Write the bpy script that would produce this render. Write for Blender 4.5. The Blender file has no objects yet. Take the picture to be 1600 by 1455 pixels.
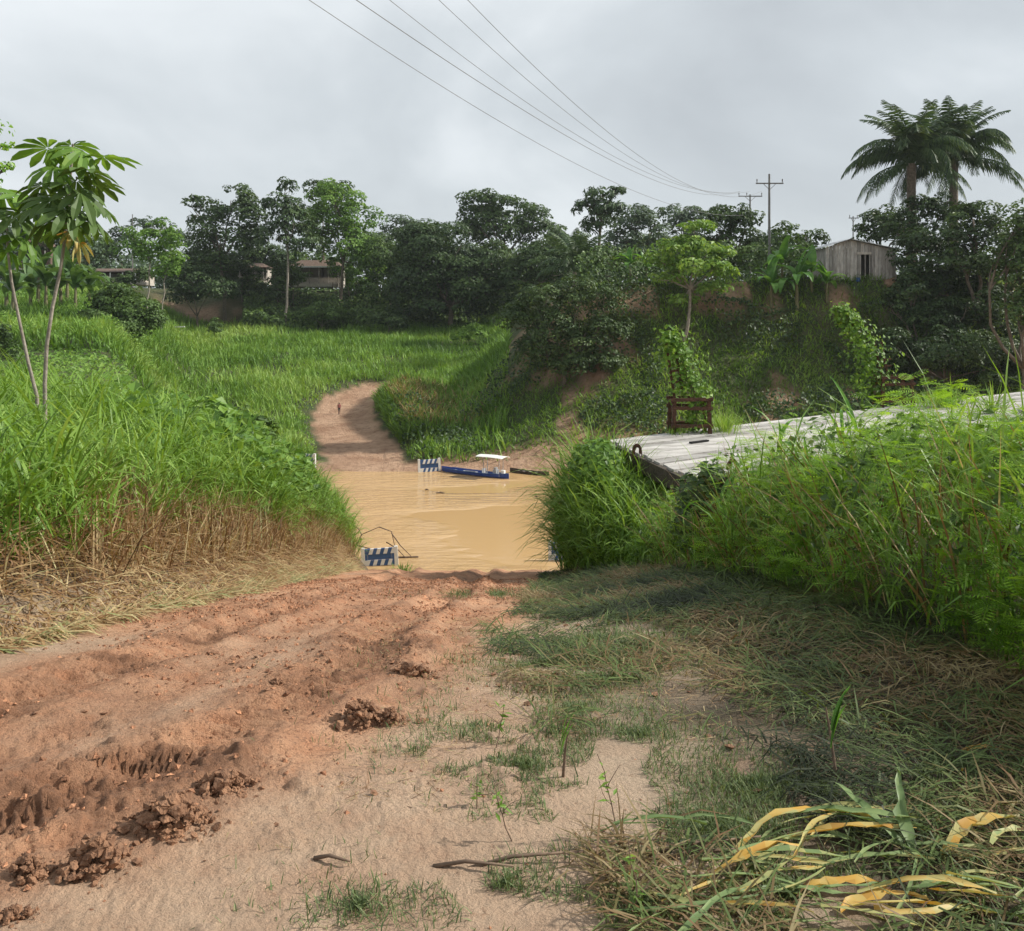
import bpy, math
import numpy as np
from mathutils import Vector, Matrix

# ------------------------------------------------------------------ camera, sky, sun, exposure
FPX, HZ = 1400.0, 495.0          # focal length in photo pixels, horizon row (eye = z 0)
scn = bpy.context.scene
cam_d = bpy.data.cameras.new('camera')
cam = bpy.data.objects.new('camera', cam_d)
scn.collection.objects.link(cam)
cam.location = (0, 0, 0)
cam.rotation_euler = (math.radians(90), 0, 0)
cam_d.sensor_fit = 'HORIZONTAL'
cam_d.sensor_width = 36
cam_d.lens = 36 * FPX / 1600
cam_d.shift_y = -(727.5 - HZ) / 1600
cam_d.clip_start = 0.05
cam_d.clip_end = 6000
scn.camera = cam

SUN_AZ, SUN_EL = math.radians(82), math.radians(37)     # azimuth from +Y towards +X
wd = bpy.data.worlds.new('World')
scn.world = wd
wd.use_nodes = True
nt = wd.node_tree
nt.nodes.clear()
def N(t, **k):
    n = nt.nodes.new(t)
    for a, b in k.items():
        setattr(n, a, b)
    return n
wo = N('ShaderNodeOutputWorld'); bg = N('ShaderNodeBackground')
bg.inputs['Strength'].default_value = 0.1
sky = N('ShaderNodeTexSky', sky_type='NISHITA', sun_disc=False)
sky.sun_elevation = SUN_EL; sky.sun_rotation = SUN_AZ
tc = N('ShaderNodeTexCoord'); mp = N('ShaderNodeMapping')
mp.inputs['Scale'].default_value = (1.0, 1.0, 1.7)
mp.inputs['Location'].default_value = (0.35, 0.1, 0.2)
nz = N('ShaderNodeTexNoise'); nz.inputs['Scale'].default_value = 2.1; nz.inputs['Detail'].default_value = 6
nz.inputs['Roughness'].default_value = 0.5; nz.inputs['Distortion'].default_value = 0.35
rp = N('ShaderNodeValToRGB')
rp.color_ramp.elements[0].position = 0.30; rp.color_ramp.elements[0].color = (0.47, 0.505, 0.535, 1)
rp.color_ramp.elements[1].position = 0.68; rp.color_ramp.elements[1].color = (0.84, 0.88, 0.905, 1)
e = rp.color_ramp.elements.new(0.48); e.color = (0.60, 0.645, 0.675, 1)
sc10 = N('ShaderNodeVectorMath', operation='SCALE'); sc10.inputs['Scale'].default_value = 9.9
mx = N('ShaderNodeMix', data_type='RGBA'); mx.inputs[0].default_value = 0.93
L = nt.links.new
L(tc.outputs['Generated'], mp.inputs['Vector']); L(mp.outputs[0], nz.inputs['Vector'])
L(nz.outputs[0], rp.inputs[0]); L(rp.outputs[0], sc10.inputs[0])
L(sky.outputs[0], mx.inputs[6]); L(sc10.outputs[0], mx.inputs[7])
L(mx.outputs[2], bg.inputs['Color']); L(bg.outputs[0], wo.inputs['Surface'])

sd = bpy.data.lights.new('sun', 'SUN')
sd.energy = 5.0; sd.angle = math.radians(2); sd.color = (1.0, 0.955, 0.87)
sun = bpy.data.objects.new('sun', sd); scn.collection.objects.link(sun)
S = Vector((math.sin(SUN_AZ) * math.cos(SUN_EL), math.cos(SUN_AZ) * math.cos(SUN_EL), math.sin(SUN_EL)))
sun.rotation_euler = S.to_track_quat('Z', 'Y').to_euler()
sun.location = (30, 20, 60)
vs = scn.view_settings
vs.view_transform = 'Standard'; vs.look = 'None'; vs.exposure = 0.2; vs.gamma = 1.0
vs.use_curve_mapping = False
scn.render.engine = 'CYCLES'
cy = scn.cycles
cy.use_denoising = True
cy.max_bounces = 6; cy.diffuse_bounces = 3; cy.glossy_bounces = 2; cy.transmission_bounces = 4
cy.transparent_max_bounces = 6; cy.volume_bounces = 0
cy.use_adaptive_sampling = True; cy.adaptive_threshold = 0.02
scn.render.use_persistent_data = False

# ------------------------------------------------------------------ helpers
rng = np.random.default_rng(11)
C = scn.collection
A = np.array
def U(a, b, n=None): return rng.uniform(a, b, n)
def P(px, py, d):
    """photo pixel at distance d along the view axis -> point of the place"""
    return Vector(((px - 800) / FPX * d, d, (HZ - py) / FPX * d))
def ss(a, b, x):
    t = np.clip((x - a) / (b - a), 0, 1)
    return t * t * (3 - 2 * t)
def _h(ix, iy, s):
    n = (ix.astype(np.int64) * 374761393 + iy.astype(np.int64) * 668265263 + s * 974634777) & 0xffffffff
    n = ((n ^ (n >> 13)) * 1274126177) & 0xffffffff
    return ((n ^ (n >> 16)) & 0xffffff) / float(0xffffff)
def vn(x, y, s=0):
    x = np.asarray(x, float); y = np.asarray(y, float)
    ix = np.floor(x); iy = np.floor(y); fx = x - ix; fy = y - iy
    fx = fx ** 3 * (fx * (fx * 6 - 15) + 10); fy = fy ** 3 * (fy * (fy * 6 - 15) + 10)
    a = _h(ix, iy, s); b = _h(ix + 1, iy, s); c = _h(ix, iy + 1, s); d = _h(ix + 1, iy + 1, s)
    return (a + (b - a) * fx) * (1 - fy) + (c + (d - c) * fx) * fy
def fbm(x, y, o=4, s=0, g=0.5):
    t = 0; amp = 1; tot = 0
    for k in range(o):
        t = t + amp * vn(x * 2 ** k + 17.3 * k, y * 2 ** k + 9.1 * k, s + k); tot += amp; amp *= g
    return t / tot

class Geo:
    """collects vertices, quads, triangles and a per-face tint, then becomes ONE mesh"""
    def __init__(s): s.V = []; s.Q = []; s.T = []; s.tq = []; s.tt = []; s.n = 0; s.mq = []; s.mt = []
    def add(s, V, Q=None, T=None, tint=0.5, m=0):
        V = np.asarray(V, float).reshape(-1, 3)
        if Q is not None and len(Q):
            Q = np.asarray(Q, np.int64).reshape(-1, 4); s.Q.append(Q + s.n)
            s.tq.append(np.broadcast_to(np.asarray(tint, float), (len(Q),)) if np.ndim(tint) == 0 or len(tint) == len(Q) else np.repeat(tint, len(Q) // len(tint)))
            s.mq.append(np.full(len(Q), m))
        if T is not None and len(T):
            T = np.asarray(T, np.int64).reshape(-1, 3); s.T.append(T + s.n)
            s.tt.append(np.broadcast_to(np.asarray(tint, float), (len(T),)) if np.ndim(tint) == 0 or len(tint) == len(T) else np.repeat(tint, len(T) // len(tint)))
            s.mt.append(np.full(len(T), m))
        s.V.append(V); s.n += len(V); return s
    def mesh(s, name, mats, smooth=False):
        V = np.concatenate(s.V); Q = np.concatenate(s.Q) if s.Q else np.zeros((0, 4), int); T = np.concatenate(s.T) if s.T else np.zeros((0, 3), int)
        me = bpy.data.meshes.new(name)
        me.vertices.add(len(V)); me.vertices.foreach_set('co', V.astype(np.float32).ravel())
        li = np.concatenate([Q.ravel(), T.ravel()]).astype(np.int32)
        st = np.concatenate([np.arange(len(Q)) * 4, len(Q) * 4 + np.arange(len(T)) * 3]).astype(np.int32)
        me.loops.add(len(li)); me.loops.foreach_set('vertex_index', li)
        me.polygons.add(len(st)); me.polygons.foreach_set('loop_start', st)
        tint = np.concatenate(s.tq + s.tt).astype(np.float32)
        mi = np.concatenate(s.mq + s.mt).astype(np.int32)
        me.polygons.foreach_set('material_index', mi)
        me.polygons.foreach_set('use_smooth', np.full(len(st), smooth))
        me.update(calc_edges=True)
        at = me.attributes.new('tint', 'FLOAT', 'FACE'); at.data.foreach_set('value', tint)
        for m in (mats if isinstance(mats, (list, tuple)) else [mats]): me.materials.append(m)
        return me
    def obj(s, name, mats, parent=None, smooth=False):
        return link(name, s.mesh(name, mats, smooth), parent)
def link(name, me, parent=None, loc=None, rot=None, scale=None):
    o = bpy.data.objects.new(name, me); C.objects.link(o)
    if parent is not None: o.parent = parent
    if loc is not None: o.location = loc
    if rot is not None: o.rotation_euler = rot
    if scale is not None: o.scale = scale if np.ndim(scale) else (scale,) * 3
    return o
def tag(o, label=None, cat=None, group=None, kind=None):
    for k, v in (('label', label), ('category', cat), ('group', group), ('kind', kind)):
        if v: o[k] = v
    return o
def thing(name, label, cat, loc=(0, 0, 0), rz=0.0, group=None):
    o = bpy.data.objects.new(name, None); C.objects.link(o)
    o.empty_display_size = 0.2; o.location = loc; o.rotation_euler = (0, 0, rz)
    return tag(o, label, cat, group)
def box(c, s, R=None):
    v = A([[x, y, z] for x in (-.5, .5) for y in (-.5, .5) for z in (-.5, .5)]) * A(s)
    if R is not None: v = v @ np.asarray(R).T
    return v + A(c), A([[0, 1, 3, 2], [4, 6, 7, 5], [0, 4, 5, 1], [2, 3, 7, 6], [0, 2, 6, 4], [1, 5, 7, 3]])
def bar(a, b, w, h=None, up=(0, 0, 1)):
    """box beam from a to b"""
    a = A(a, float); b = A(b, float); d = b - a; l = np.linalg.norm(d); x = d / l
    u = A(up, float)
    if abs(np.dot(u, x)) > .95: u = A((1., 0, 0))
    y = np.cross(u, x); y /= np.linalg.norm(y); z = np.cross(x, y)
    return box((a + b) / 2, (l, w, h or w), np.stack([x, y, z], 1))
def tube(pts, r, n=6, cap=True):
    pts = A(pts, float); k = len(pts); r = np.broadcast_to(A(r, float), (k,))
    t = np.gradient(pts, axis=0); t /= np.linalg.norm(t, axis=1)[:, None] + 1e-9
    u = np.cross(t, A((.3, .9, .1))); u /= np.linalg.norm(u, axis=1)[:, None] + 1e-9; w = np.cross(t, u)
    a = np.arange(n) * 2 * math.pi / n
    V = (pts[:, None] + r[:, None, None] * (u[:, None] * np.cos(a)[None, :, None] + w[:, None] * np.sin(a)[None, :, None])).reshape(-1, 3)
    i = np.arange(k - 1)[:, None] * n; j = np.arange(n)[None]; j2 = (j + 1) % n
    Q = np.stack([i + j, i + j2, i + n + j2, i + n + j], -1).reshape(-1, 4)
    if cap and n == 4: Q = np.concatenate([Q, [[3, 2, 1, 0], [(k - 1) * n + q for q in range(4)]]])
    if cap and n == 6: Q = np.concatenate([Q, [[3, 2, 1, 0], [5, 4, 3, 0]], [[(k - 1) * n + q for q in (0, 1, 2, 3)], [(k - 1) * n + q for q in (0, 3, 4, 5)]]])
    return V, Q
WP = A([.6, 1., .75])
def blades(pos, length, width, az, e0, curl, tint, geo, nseg=3):
    """curved ribbons: start elevation e0, bending down by curl over the length"""
    n = len(pos); pos = A(pos, float)
    length = np.broadcast_to(length, (n,)); width = np.broadcast_to(width, (n,)); e0 = np.broadcast_to(e0, (n,)); curl = np.broadcast_to(curl, (n,))
    d = np.stack([np.cos(az), np.sin(az), 0 * az], 1)
    wob = U(-.7, .7, n)
    sd_ = np.stack([-np.sin(az + wob), np.cos(az + wob), U(-.3, .3, n)], 1)
    p = [pos]; cur = pos
    for i in range(nseg):
        e_ = e0 - curl * (i + .5) / nseg
        cur = cur + (length / nseg)[:, None] * (np.cos(e_)[:, None] * d + np.sin(e_)[:, None] * A([0, 0, 1.]))
        p.append(cur)
    vs_ = []
    for i in range(nseg):
        w = (width * (WP[i] if nseg == 3 else (.8, .9)[i] if nseg == 2 else 1.0) * .5)[:, None] * sd_
        vs_ += [p[i] - w, p[i] + w]
    vs_.append(p[nseg])
    m = len(vs_); V = np.stack(vs_, 1).reshape(-1, 3); b = np.arange(n)[:, None] * m
    tint = np.broadcast_to(tint, (n,))
    if nseg > 1:
        Q = np.concatenate([b + A([2 * i, 2 * i + 1, 2 * i + 3, 2 * i + 2]) for i in range(nseg - 1)], 1).reshape(-1, 4)
    else: Q = None
    T = b + A([m - 3, m - 2, m - 1])
    geo.add(V, Q, T, tint)
def leaves(p, nrm, L_, W_, tint, geo, tdir=None, fold=.18):
    """folded leaf rhombs"""
    n = len(p); nrm = nrm / (np.linalg.norm(nrm, axis=1)[:, None] + 1e-9)
    r = rng.normal(size=(n, 3)) if tdir is None else tdir
    t = r - nrm * np.sum(r * nrm, 1)[:, None]; t /= np.linalg.norm(t, axis=1)[:, None] + 1e-9
    b = np.cross(nrm, t); L_ = np.broadcast_to(L_, (n,))[:, None]; W_ = np.broadcast_to(W_, (n,))[:, None]
    V = np.stack([p - t * L_ * .5, p + b * W_ * .5 + nrm * W_ * fold - t * L_ * .05, p + t * L_ * .5, p - b * W_ * .5 + nrm * W_ * fold - t * L_ * .05], 1).reshape(-1, 3)
    i = np.arange(n)[:, None] * 4
    geo.add(V, None, np.concatenate([i + A([0, 1, 2]), i + A([0, 2, 3])], 1).reshape(-1, 3), np.repeat(np.broadcast_to(tint, (n,)), 2))
def rots(az, el, roll):
    az, el, roll = [np.asarray(q, float) for q in (az, el, roll)]
    z0 = np.zeros_like(az); o = np.ones_like(az)
    Rz = np.stack([np.cos(az), -np.sin(az), z0, np.sin(az), np.cos(az), z0, z0, z0, o], -1).reshape(-1, 3, 3)
    Ry = np.stack([np.cos(el), z0, -np.sin(el), z0, o, z0, np.sin(el), z0, np.cos(el)], -1).reshape(-1, 3, 3)
    Rx = np.stack([o, z0, z0, z0, np.cos(roll), -np.sin(roll), z0, np.sin(roll), np.cos(roll)], -1).reshape(-1, 3, 3)
    return Rz @ Ry @ Rx
def inst(tV, tQ, tT, R, s, pos, tint, geo):
    n = len(pos); m = len(tV); s = np.broadcast_to(s, (n,))
    V = np.einsum('nij,mj->nmi', R, tV) * s[:, None, None] + A(pos)[:, None]
    b = (np.arange(n) * m)[:, None, None]
    tint = np.broadcast_to(tint, (n,))
    if tQ is not None and len(tQ): geo.add(V.reshape(-1, 3), (A(tQ)[None] + b).reshape(-1, 4), (A(tT)[None] + b).reshape(-1, 3) if tT is not None and len(tT) else None, tint)
    else: geo.add(V.reshape(-1, 3), None, (A(tT)[None] + b).reshape(-1, 3), tint)

# ------------------------------------------------------------------ materials
def new_mat(name):
    m = bpy.data.materials.new(name); m.use_nodes = True
    t = m.node_tree; b = t.nodes['Principled BSDF']; return m, t, b, t.links.new
def foliage(name, cols, transl=.3, rough=.5, spec=.3):
    m, t, b, l = new_mat(name)
    at = t.nodes.new('ShaderNodeAttribute'); at.attribute_name = 'tint'
    r = t.nodes.new('ShaderNodeValToRGB'); n = len(cols)
    while len(r.color_ramp.elements) < n: r.color_ramp.elements.new(.5)
    for i, c in enumerate(cols):
        r.color_ramp.elements[i].position = i / (n - 1); r.color_ramp.elements[i].color = (*c, 1)
    l(at.outputs['Fac'], r.inputs[0]); l(r.outputs[0], b.inputs['Base Color'])
    b.inputs['Roughness'].default_value = rough; b.inputs['Specular IOR Level'].default_value = spec
    if transl > 0:
        tr = t.nodes.new('ShaderNodeBsdfTranslucent'); mix = t.nodes.new('ShaderNodeMixShader'); mix.inputs[0].default_value = transl
        g = t.nodes.new('ShaderNodeMix'); g.data_type = 'RGBA'; g.blend_type = 'MULTIPLY'; g.inputs[0].default_value = 1
        g.inputs[7].default_value = (1.5, 1.35, .7, 1)
        l(r.outputs[0], g.inputs[6]); l(g.outputs[2], tr.inputs[0])
        l(b.outputs[0], mix.inputs[1]); l(tr.outputs[0], mix.inputs[2]); l(mix.outputs[0], t.nodes['Material Output'].inputs[0])
    return m
def plain(name, c1, c2=None, rough=.7, scale=6., bump=0.0, bscale=None, stretch=(1, 1, 1), metal=0., spec=.4, use_tint=False):
    m, t, b, l = new_mat(name)
    c2 = c2 or tuple(x * .6 for x in c1)
    co = t.nodes.new('ShaderNodeTexCoord'); mp_ = t.nodes.new('ShaderNodeMapping'); mp_.inputs['Scale'].default_value = stretch
    n1 = t.nodes.new('ShaderNodeTexNoise'); n1.inputs['Scale'].default_value = scale; n1.inputs['Detail'].default_value = 6; n1.inputs['Roughness'].default_value = .65
    r = t.nodes.new('ShaderNodeValToRGB'); r.color_ramp.elements[0].position = .33; r.color_ramp.elements[1].position = .68
    r.color_ramp.elements[0].color = (*c2, 1); r.color_ramp.elements[1].color = (*c1, 1)
    l(co.outputs['Object'], mp_.inputs[0]); l(mp_.outputs[0], n1.inputs['Vector']); l(n1.outputs[0], r.inputs[0])
    out = r.outputs[0]
    if use_tint:
        at = t.nodes.new('ShaderNodeAttribute'); at.attribute_name = 'tint'
        mm = t.nodes.new('ShaderNodeMix'); mm.data_type = 'RGBA'; mm.blend_type = 'MULTIPLY'; mm.inputs[0].default_value = 1
        mr = t.nodes.new('ShaderNodeMapRange'); mr.inputs[3].default_value = .6; mr.inputs[4].default_value = 1.35
        l(at.outputs['Fac'], mr.inputs[0]); l(mr.outputs[0], mm.inputs[7]); l(out, mm.inputs[6]); out = mm.outputs[2]
    l(out, b.inputs['Base Color'])
    b.inputs['Roughness'].default_value = rough; b.inputs['Metallic'].default_value = metal; b.inputs['Specular IOR Level'].default_value = spec
    if bump:
        n2 = t.nodes.new('ShaderNodeTexNoise'); n2.inputs['Scale'].default_value = bscale or scale * 4; n2.inputs['Detail'].default_value = 5
        bp = t.nodes.new('ShaderNodeBump'); bp.inputs['Strength'].default_value = bump; bp.inputs['Distance'].default_value = .05
        l(mp_.outputs[0], n2.inputs['Vector']); l(n2.outputs[0], bp.inputs['Height']); l(bp.outputs[0], b.inputs['Normal'])
    return m

M = {}
M['grass'] = foliage('grass_green', [(.044, .092, .014), (.105, .205, .026), (.175, .305, .044), (.29, .42, .10)], .34, .5)
M['field'] = foliage('field_grass', [(.056, .118, .020), (.120, .238, .034), (.180, .315, .050), (.28, .40, .095)], .3, .55)
M['straw'] = foliage('dry_straw', [(.085, .045, .020), (.21, .115, .055), (.36, .235, .115), (.50, .40, .22), (.24, .29, .12)], .2, .6)
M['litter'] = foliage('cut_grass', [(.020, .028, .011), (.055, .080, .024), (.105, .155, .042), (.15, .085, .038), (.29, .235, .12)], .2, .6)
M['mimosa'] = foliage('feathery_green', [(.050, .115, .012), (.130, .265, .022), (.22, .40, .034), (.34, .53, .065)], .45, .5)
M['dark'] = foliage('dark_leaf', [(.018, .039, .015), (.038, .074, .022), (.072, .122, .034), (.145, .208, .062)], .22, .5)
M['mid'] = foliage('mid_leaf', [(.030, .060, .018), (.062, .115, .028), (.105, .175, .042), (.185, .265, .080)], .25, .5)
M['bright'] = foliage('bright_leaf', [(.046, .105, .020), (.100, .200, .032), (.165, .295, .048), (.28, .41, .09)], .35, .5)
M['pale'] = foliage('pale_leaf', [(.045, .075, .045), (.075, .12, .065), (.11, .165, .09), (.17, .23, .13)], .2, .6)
M['palm'] = foliage('palm_leaf', [(.020, .044, .018), (.042, .082, .030), (.075, .125, .045), (.14, .19, .075)], .2, .5)
M['banana'] = foliage('banana_leaf', [(.035, .10, .02), (.07, .18, .03), (.13, .29, .05), (.26, .42, .10)], .4, .4)
M['banana_dark'] = foliage('banana_dark', [(.03, .07, .022), (.06, .125, .034), (.10, .185, .05), (.2, .3, .1)], .3, .4)
M['cut'] = foliage('cut_leaf', [(.13, .20, .075), (.24, .32, .13), (.46, .42, .17), (.58, .34, .07), (.27, .13, .045)], .25, .5)
M['bark'] = plain('bark', (.20, .165, .125), (.09, .07, .05), .85, 4, .6)
M['pale_bark'] = plain('pale_bark', (.34, .30, .25), (.18, .15, .12), .8, 4, .5)
M['stem'] = plain('green_stem', (.17, .17, .075), (.10, .085, .04), .6, 9, .2)
M['old_wood'] = plain('weathered_wood', (.36, .33, .30), (.17, .145, .125), .85, 3.5, .5, None, (1, 1, .25), use_tint=True)
M['deck'] = plain('deck_planks', (.50, .48, .455), (.25, .232, .21), .85, 2.2, .4, 30, (.6, 2, 1), use_tint=True)
M['hull'] = plain('tarred_hull', (.085, .065, .045), (.035, .027, .02), .8, 5, .5)
M['rust'] = plain('rusty_iron', (.135, .062, .034), (.05, .028, .018), .85, 12, .5)
M['shack_wood'] = plain('silvered_wood', (.50, .475, .44), (.24, .215, .19), .85, 3.5, .5, None, (1, 1, .25), use_tint=True)
M['white'] = plain('white_paint', (.80, .80, .78), (.66, .66, .63), .55, 5)
M['blue'] = plain('blue_paint', (.045, .12, .30), (.03, .085, .21), .5, 5)
M['boat_blue'] = plain('boat_blue', (.025, .075, .33), (.02, .05, .20), .45, 5)
M['grey'] = plain('grey_sheet', (.40, .41, .42), (.27, .28, .29), .55, 4)
M['tin'] = plain('zinc_roof', (.62, .63, .64), (.42, .42, .42), .45, 3, metal=.3)
M['tin_rust'] = plain('rusty_roof', (.16, .105, .075), (.085, .055, .04), .8, 3)
M['black'] = plain('dark_interior', (.012, .011, .01), (.008, .008, .008), .9, 3)
M['wallc'] = plain('pale_wall', (.55, .50, .44), (.38, .34, .29), .85, 3)
M['conc'] = plain('pole_concrete', (.22, .215, .20), (.12, .115, .11), .85, 6)
M['wire'] = plain('cable', (.22, .22, .225), (.17, .17, .17), .5, 3)
M['clod'] = plain('wet_mud', (.36, .19, .105), (.15, .075, .042), .85, 22, .7, 60)
M['red_mud'] = plain('red_mud', (.50, .25, .135), (.23, .10, .052), .85, 30, .6, 80, use_tint=True)
M['twig'] = plain('dry_twig', (.22, .15, .10), (.10, .065, .045), .8, 14)
M['turf'] = foliage('turf_green', [(.055, .075, .035), (.10, .145, .055), (.16, .215, .085), (.26, .27, .13)], .25, .6)
# ------------------------------------------------------------------ terrain
WATER = -13.6
I = np.interp
def road_z(y):
    a = .66 + .252 * y
    return -(.5 * (1.6 + a + np.sqrt((1.6 - a) ** 2 + .06)) + .095 * np.maximum(0, y - 20)) + .04
def xl(y): return I(y, [0, 2, 4, 5.3, 9, 12.8, 20, 29, 45], [-9, -6, -3.75, -3.15, -3.3, -3.5, -3.8, -4.2, -6])
def xr(y): return I(y, [0, 2.4, 3.4, 4.5, 6.4, 9, 14, 22, 45], [.35, .3, .2, .0, -.15, .15, .5, .8, 1.5])
BA = A([1.93, 17.6]); BB = A([2.73, 13.4]); BD = A([.79, .613]); BD = BD / np.linalg.norm(BD); BNn = A([-BD[1], BD[0]])
def near_z(x, y):
    r = road_z(y)
    wl = ss(-8, -16, x)
    pz = I(y, [0, 6, 10, 20, 25, 32, 45, 60], [-1.5, -1.7, -2.0, -2.9, -3.6, -6.5, -14.5, -18]) * (1 - wl) + I(y, [0, 10, 20, 30, 45, 60], [-1.5, -2, -3, -4.5, -6, -7]) * wl
    pz = pz + (fbm(x * .35, y * .35, 3, 5) - .5) * .7
    s = np.maximum(0, xl(y) - x); dl = np.maximum(pz - r, .02)
    zl_ = r + dl * (1 - np.exp(-1.5 * s / np.maximum(dl, .5)))
    s2 = np.maximum(0, x - xr(y) - .3)
    pr = I(y, [0, 6, 9, 13, 20, 30], [-1.58, -1.8, -2.3, -3.2, -3.5, -3.7])
    pr = pr + .12 * np.clip(x - 4, 0, 6) * ss(12, 6, y)
    u = (x - BA[0]) * BNn[0] + (y - BA[1]) * BNn[1]
    pr = pr - 1.0 * np.maximum(0, u - .2)
    zr_ = r + (pr - r) * (1 - np.exp(-.45 * s2))
    z = np.where(x < xl(y), zl_, np.where(s2 > 0, zr_, r))
    return z
FY = [60, 76, 79, 95, 105, 118, 140, 160, 168, 172, 182, 200, 400, 3000]
FZ = [-17, -14.4, -13.5, -12.2, -11.2, -8.9, -5.5, -3.0, -2.2, -1.2, 5.2, 6, 9, 12]
GY = [60, 77, 79.5, 82, 88, 94, 97.5, 100, 130, 200, 400, 3000]
GZ = [-17, -14.6, -13.4, -11.3, -8, -3.5, 1.0, 3.7, 4.2, 6, 9, 12]
LY = [38, 44, 52, 70, 85, 95, 110, 130, 160, 200, 3000]
LZ = [-30, -8, -6.5, -4.5, -2.4, -1.3, .5, 2.5, 5, 7, 12]
FCY = [76, 79, 88, 97, 106, 112, 118, 124, 132]; FCX = [-11.5, -12.3, -15, -17.8, -20.2, -19.8, -17, -12, -4]
def fcx(y): return I(y, FCY, FCX)
def froad(x, y): return np.where((y > 70) & (y < 119.5), np.abs(x - fcx(y)) / I(y, [79, 97, 118, 124], [3.7, 3.6, 3.1, 3]), 9.)
def wright(x, y): return ss(-8, 11, x)
def far_z(x, y):
    n = (fbm(x * .09, y * .09, 4, 31) - .5)
    w = wright(x, y)
    f = I(y, FY, FZ); g = I(y, GY, GZ) + n * 1.5 * ss(80, 90, y)
    f = f + n * 1.6 * ss(88, 110, y)
    z = f * (1 - w) + g * w
    fr = froad(x, y)
    z = z + (.55 * ss(1.0, 1.7, fr) - .15) * ss(140, 120, y) * ss(79, 84, y)
    # mound beside the far track
    z = z + 1.4 * np.exp(-(((x - fcx(y) - 6.5) / 2.8) ** 2 + ((y - 101) / 11) ** 2)) * ss(79, 90, y)
    wl = ss(.34, .46, -x / np.maximum(y, 1))
    zl_ = I(y, LY, LZ) + n * 1.0
    # little cut terrace far left
    zl_ = zl_ + .45 * ss(83, 84.2, y + .12 * (x + 45)) * ss(-60, -52, x) - .2
    return np.where(wl > 0, np.where(zl_ > z, z + (zl_ - z) * wl, z), z)
def gz(x, y):
    x = np.asarray(x, float); y = np.asarray(y, float)
    return np.maximum(near_z(x, y), far_z(x, y))
RUTR = ([0, 2.0, 2.5, 2.9, 3.3, 3.9, 5, 10, 20, 40], [-4.2, -2.75, -2.15, -1.62, -1.22, -.98, -.85, -.72, -.6, -.5])
RUTL = ([0, 2.6, 3.2, 3.8, 5.3, 12.8, 20, 40], [-6.5, -3.9, -2.85, -2.25, -1.98, -2.15, -2.3, -2.4])
def micro(x, y):
    """mud relief of the near track: ruts with lug prints, pushed-up berms, churned lumps"""
    inr = ss(-.3, .25, x - xl(y)) * ss(.25, -.35, x - xr(y)) * ss(42, 34, y)
    h = np.zeros_like(x); churn = np.zeros_like(x)
    wob = (fbm(x * .6, y * .6, 2, 90) - .5) * .3
    for k, (ry, rx) in enumerate((RUTR, RUTL)):
        cx_ = I(y, ry, rx) + wob
        slope = (I(y + .05, ry, rx) - I(y - .05, ry, rx)) / .1
        d = (x - cx_) / np.sqrt(1 + slope ** 2)
        al = y * np.sqrt(1 + slope ** 2)
        g = np.exp(-(d / .15) ** 2)
        bm = np.exp(-((np.abs(d) - .27) / .1) ** 2)
        lug = np.sin(al * 2 * math.pi / .10 + 9 * d + k)
        dp = 1 + 1.0 * ss(4, 7, y)
        h = h - .030 * dp * g + .021 * dp * bm * (.2 + 1.5 * fbm(x * 7, y * 7, 3, 44 + k, .65))
        h = h + .019 * lug * np.exp(-((d + .08) / .16) ** 2) * ss(.3, .5, fbm(x * .9, y * .9, 2, 60 + k) + .1)
        churn = np.maximum(churn, np.exp(-(d / .42) ** 2))
    # a second pair of older ruts
    for off in (.55, -.62):
        d = x - (I(y, *RUTR) + off - .1) - wob
        h = h - .02 * np.exp(-(d / .12) ** 2)
        churn = np.maximum(churn, .6 * np.exp(-(d / .25) ** 2))
    churn = np.maximum(churn, .8 * ss(5.5, 9, y) * ss(.38, .6, fbm(x * .8, y * .35, 3, 87)))
    ch = churn * ss(.3, .62, fbm(x * 1.1, y * 1.1, 3, 71) + .12)
    n1 = fbm(x * 7, y * 7, 4, 12, .6); n2 = 1 - np.abs(2 * fbm(x * 13, y * 13, 3, 23, .6) - 1)
    lump = np.maximum(0, n1 - .46)
    n3 = 1 - np.abs(2 * fbm(x * 24, y * 24, 2, 29, .6) - 1)
    h = h + ch * (.085 * lump + .034 * (n2 - .6) + .022 * (n3 - .6)) + .012 * (n3 - .6) * inr * ss(.35, .6, fbm(x * .7, y * .7, 2, 83))
    h = h + .012 * (fbm(x * 3, y * 3, 3, 3) - .5) + .10 * np.maximum(0, fbm(x * 9, y * 9, 3, 77, .65) - .60) * ss(.42, .58, fbm(x * .8, y * .8, 2, 79))
    return h * inr + .01 * (fbm(x * 6, y * 6, 3, 8) - .5), churn * inr, ch * inr

rr = [.7]
while rr[-1] < 900:
    q = rr[-1]
    rr.append(q * (1.025 if q < 1.9 else 1.0062 if q < 7 else 1.011 if q < 45 else 1.0125 if q < 190 else 1.1))
rr = A(rr)
th = np.radians(np.concatenate([np.arange(-180, -37, 4.5), np.arange(-37, 37, .185), np.arange(37, 180, 4.5)]))
RR, TH = np.meshgrid(rr, th, indexing='ij')
X = RR * np.sin(TH); Y = RR * np.cos(TH)
Z = gz(X, Y)
nearm = (Y > -1) & (Y < 44) & (np.abs(X) < 14)
mh, mch, mchn = micro(X, Y)
Z = Z + np.where(nearm, mh, 0)
bumpy = (fbm(X * .9, Y * .9, 3, 101) - .5) * .35
Z = Z + bumpy * np.where(Y > 60, 1, 0) * np.where(froad(X, Y) < 1.2, .25, 1)
nr, nth = X.shape
idx = np.arange(nr * nth).reshape(nr, nth)
jn = np.roll(np.arange(nth), -1)
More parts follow.
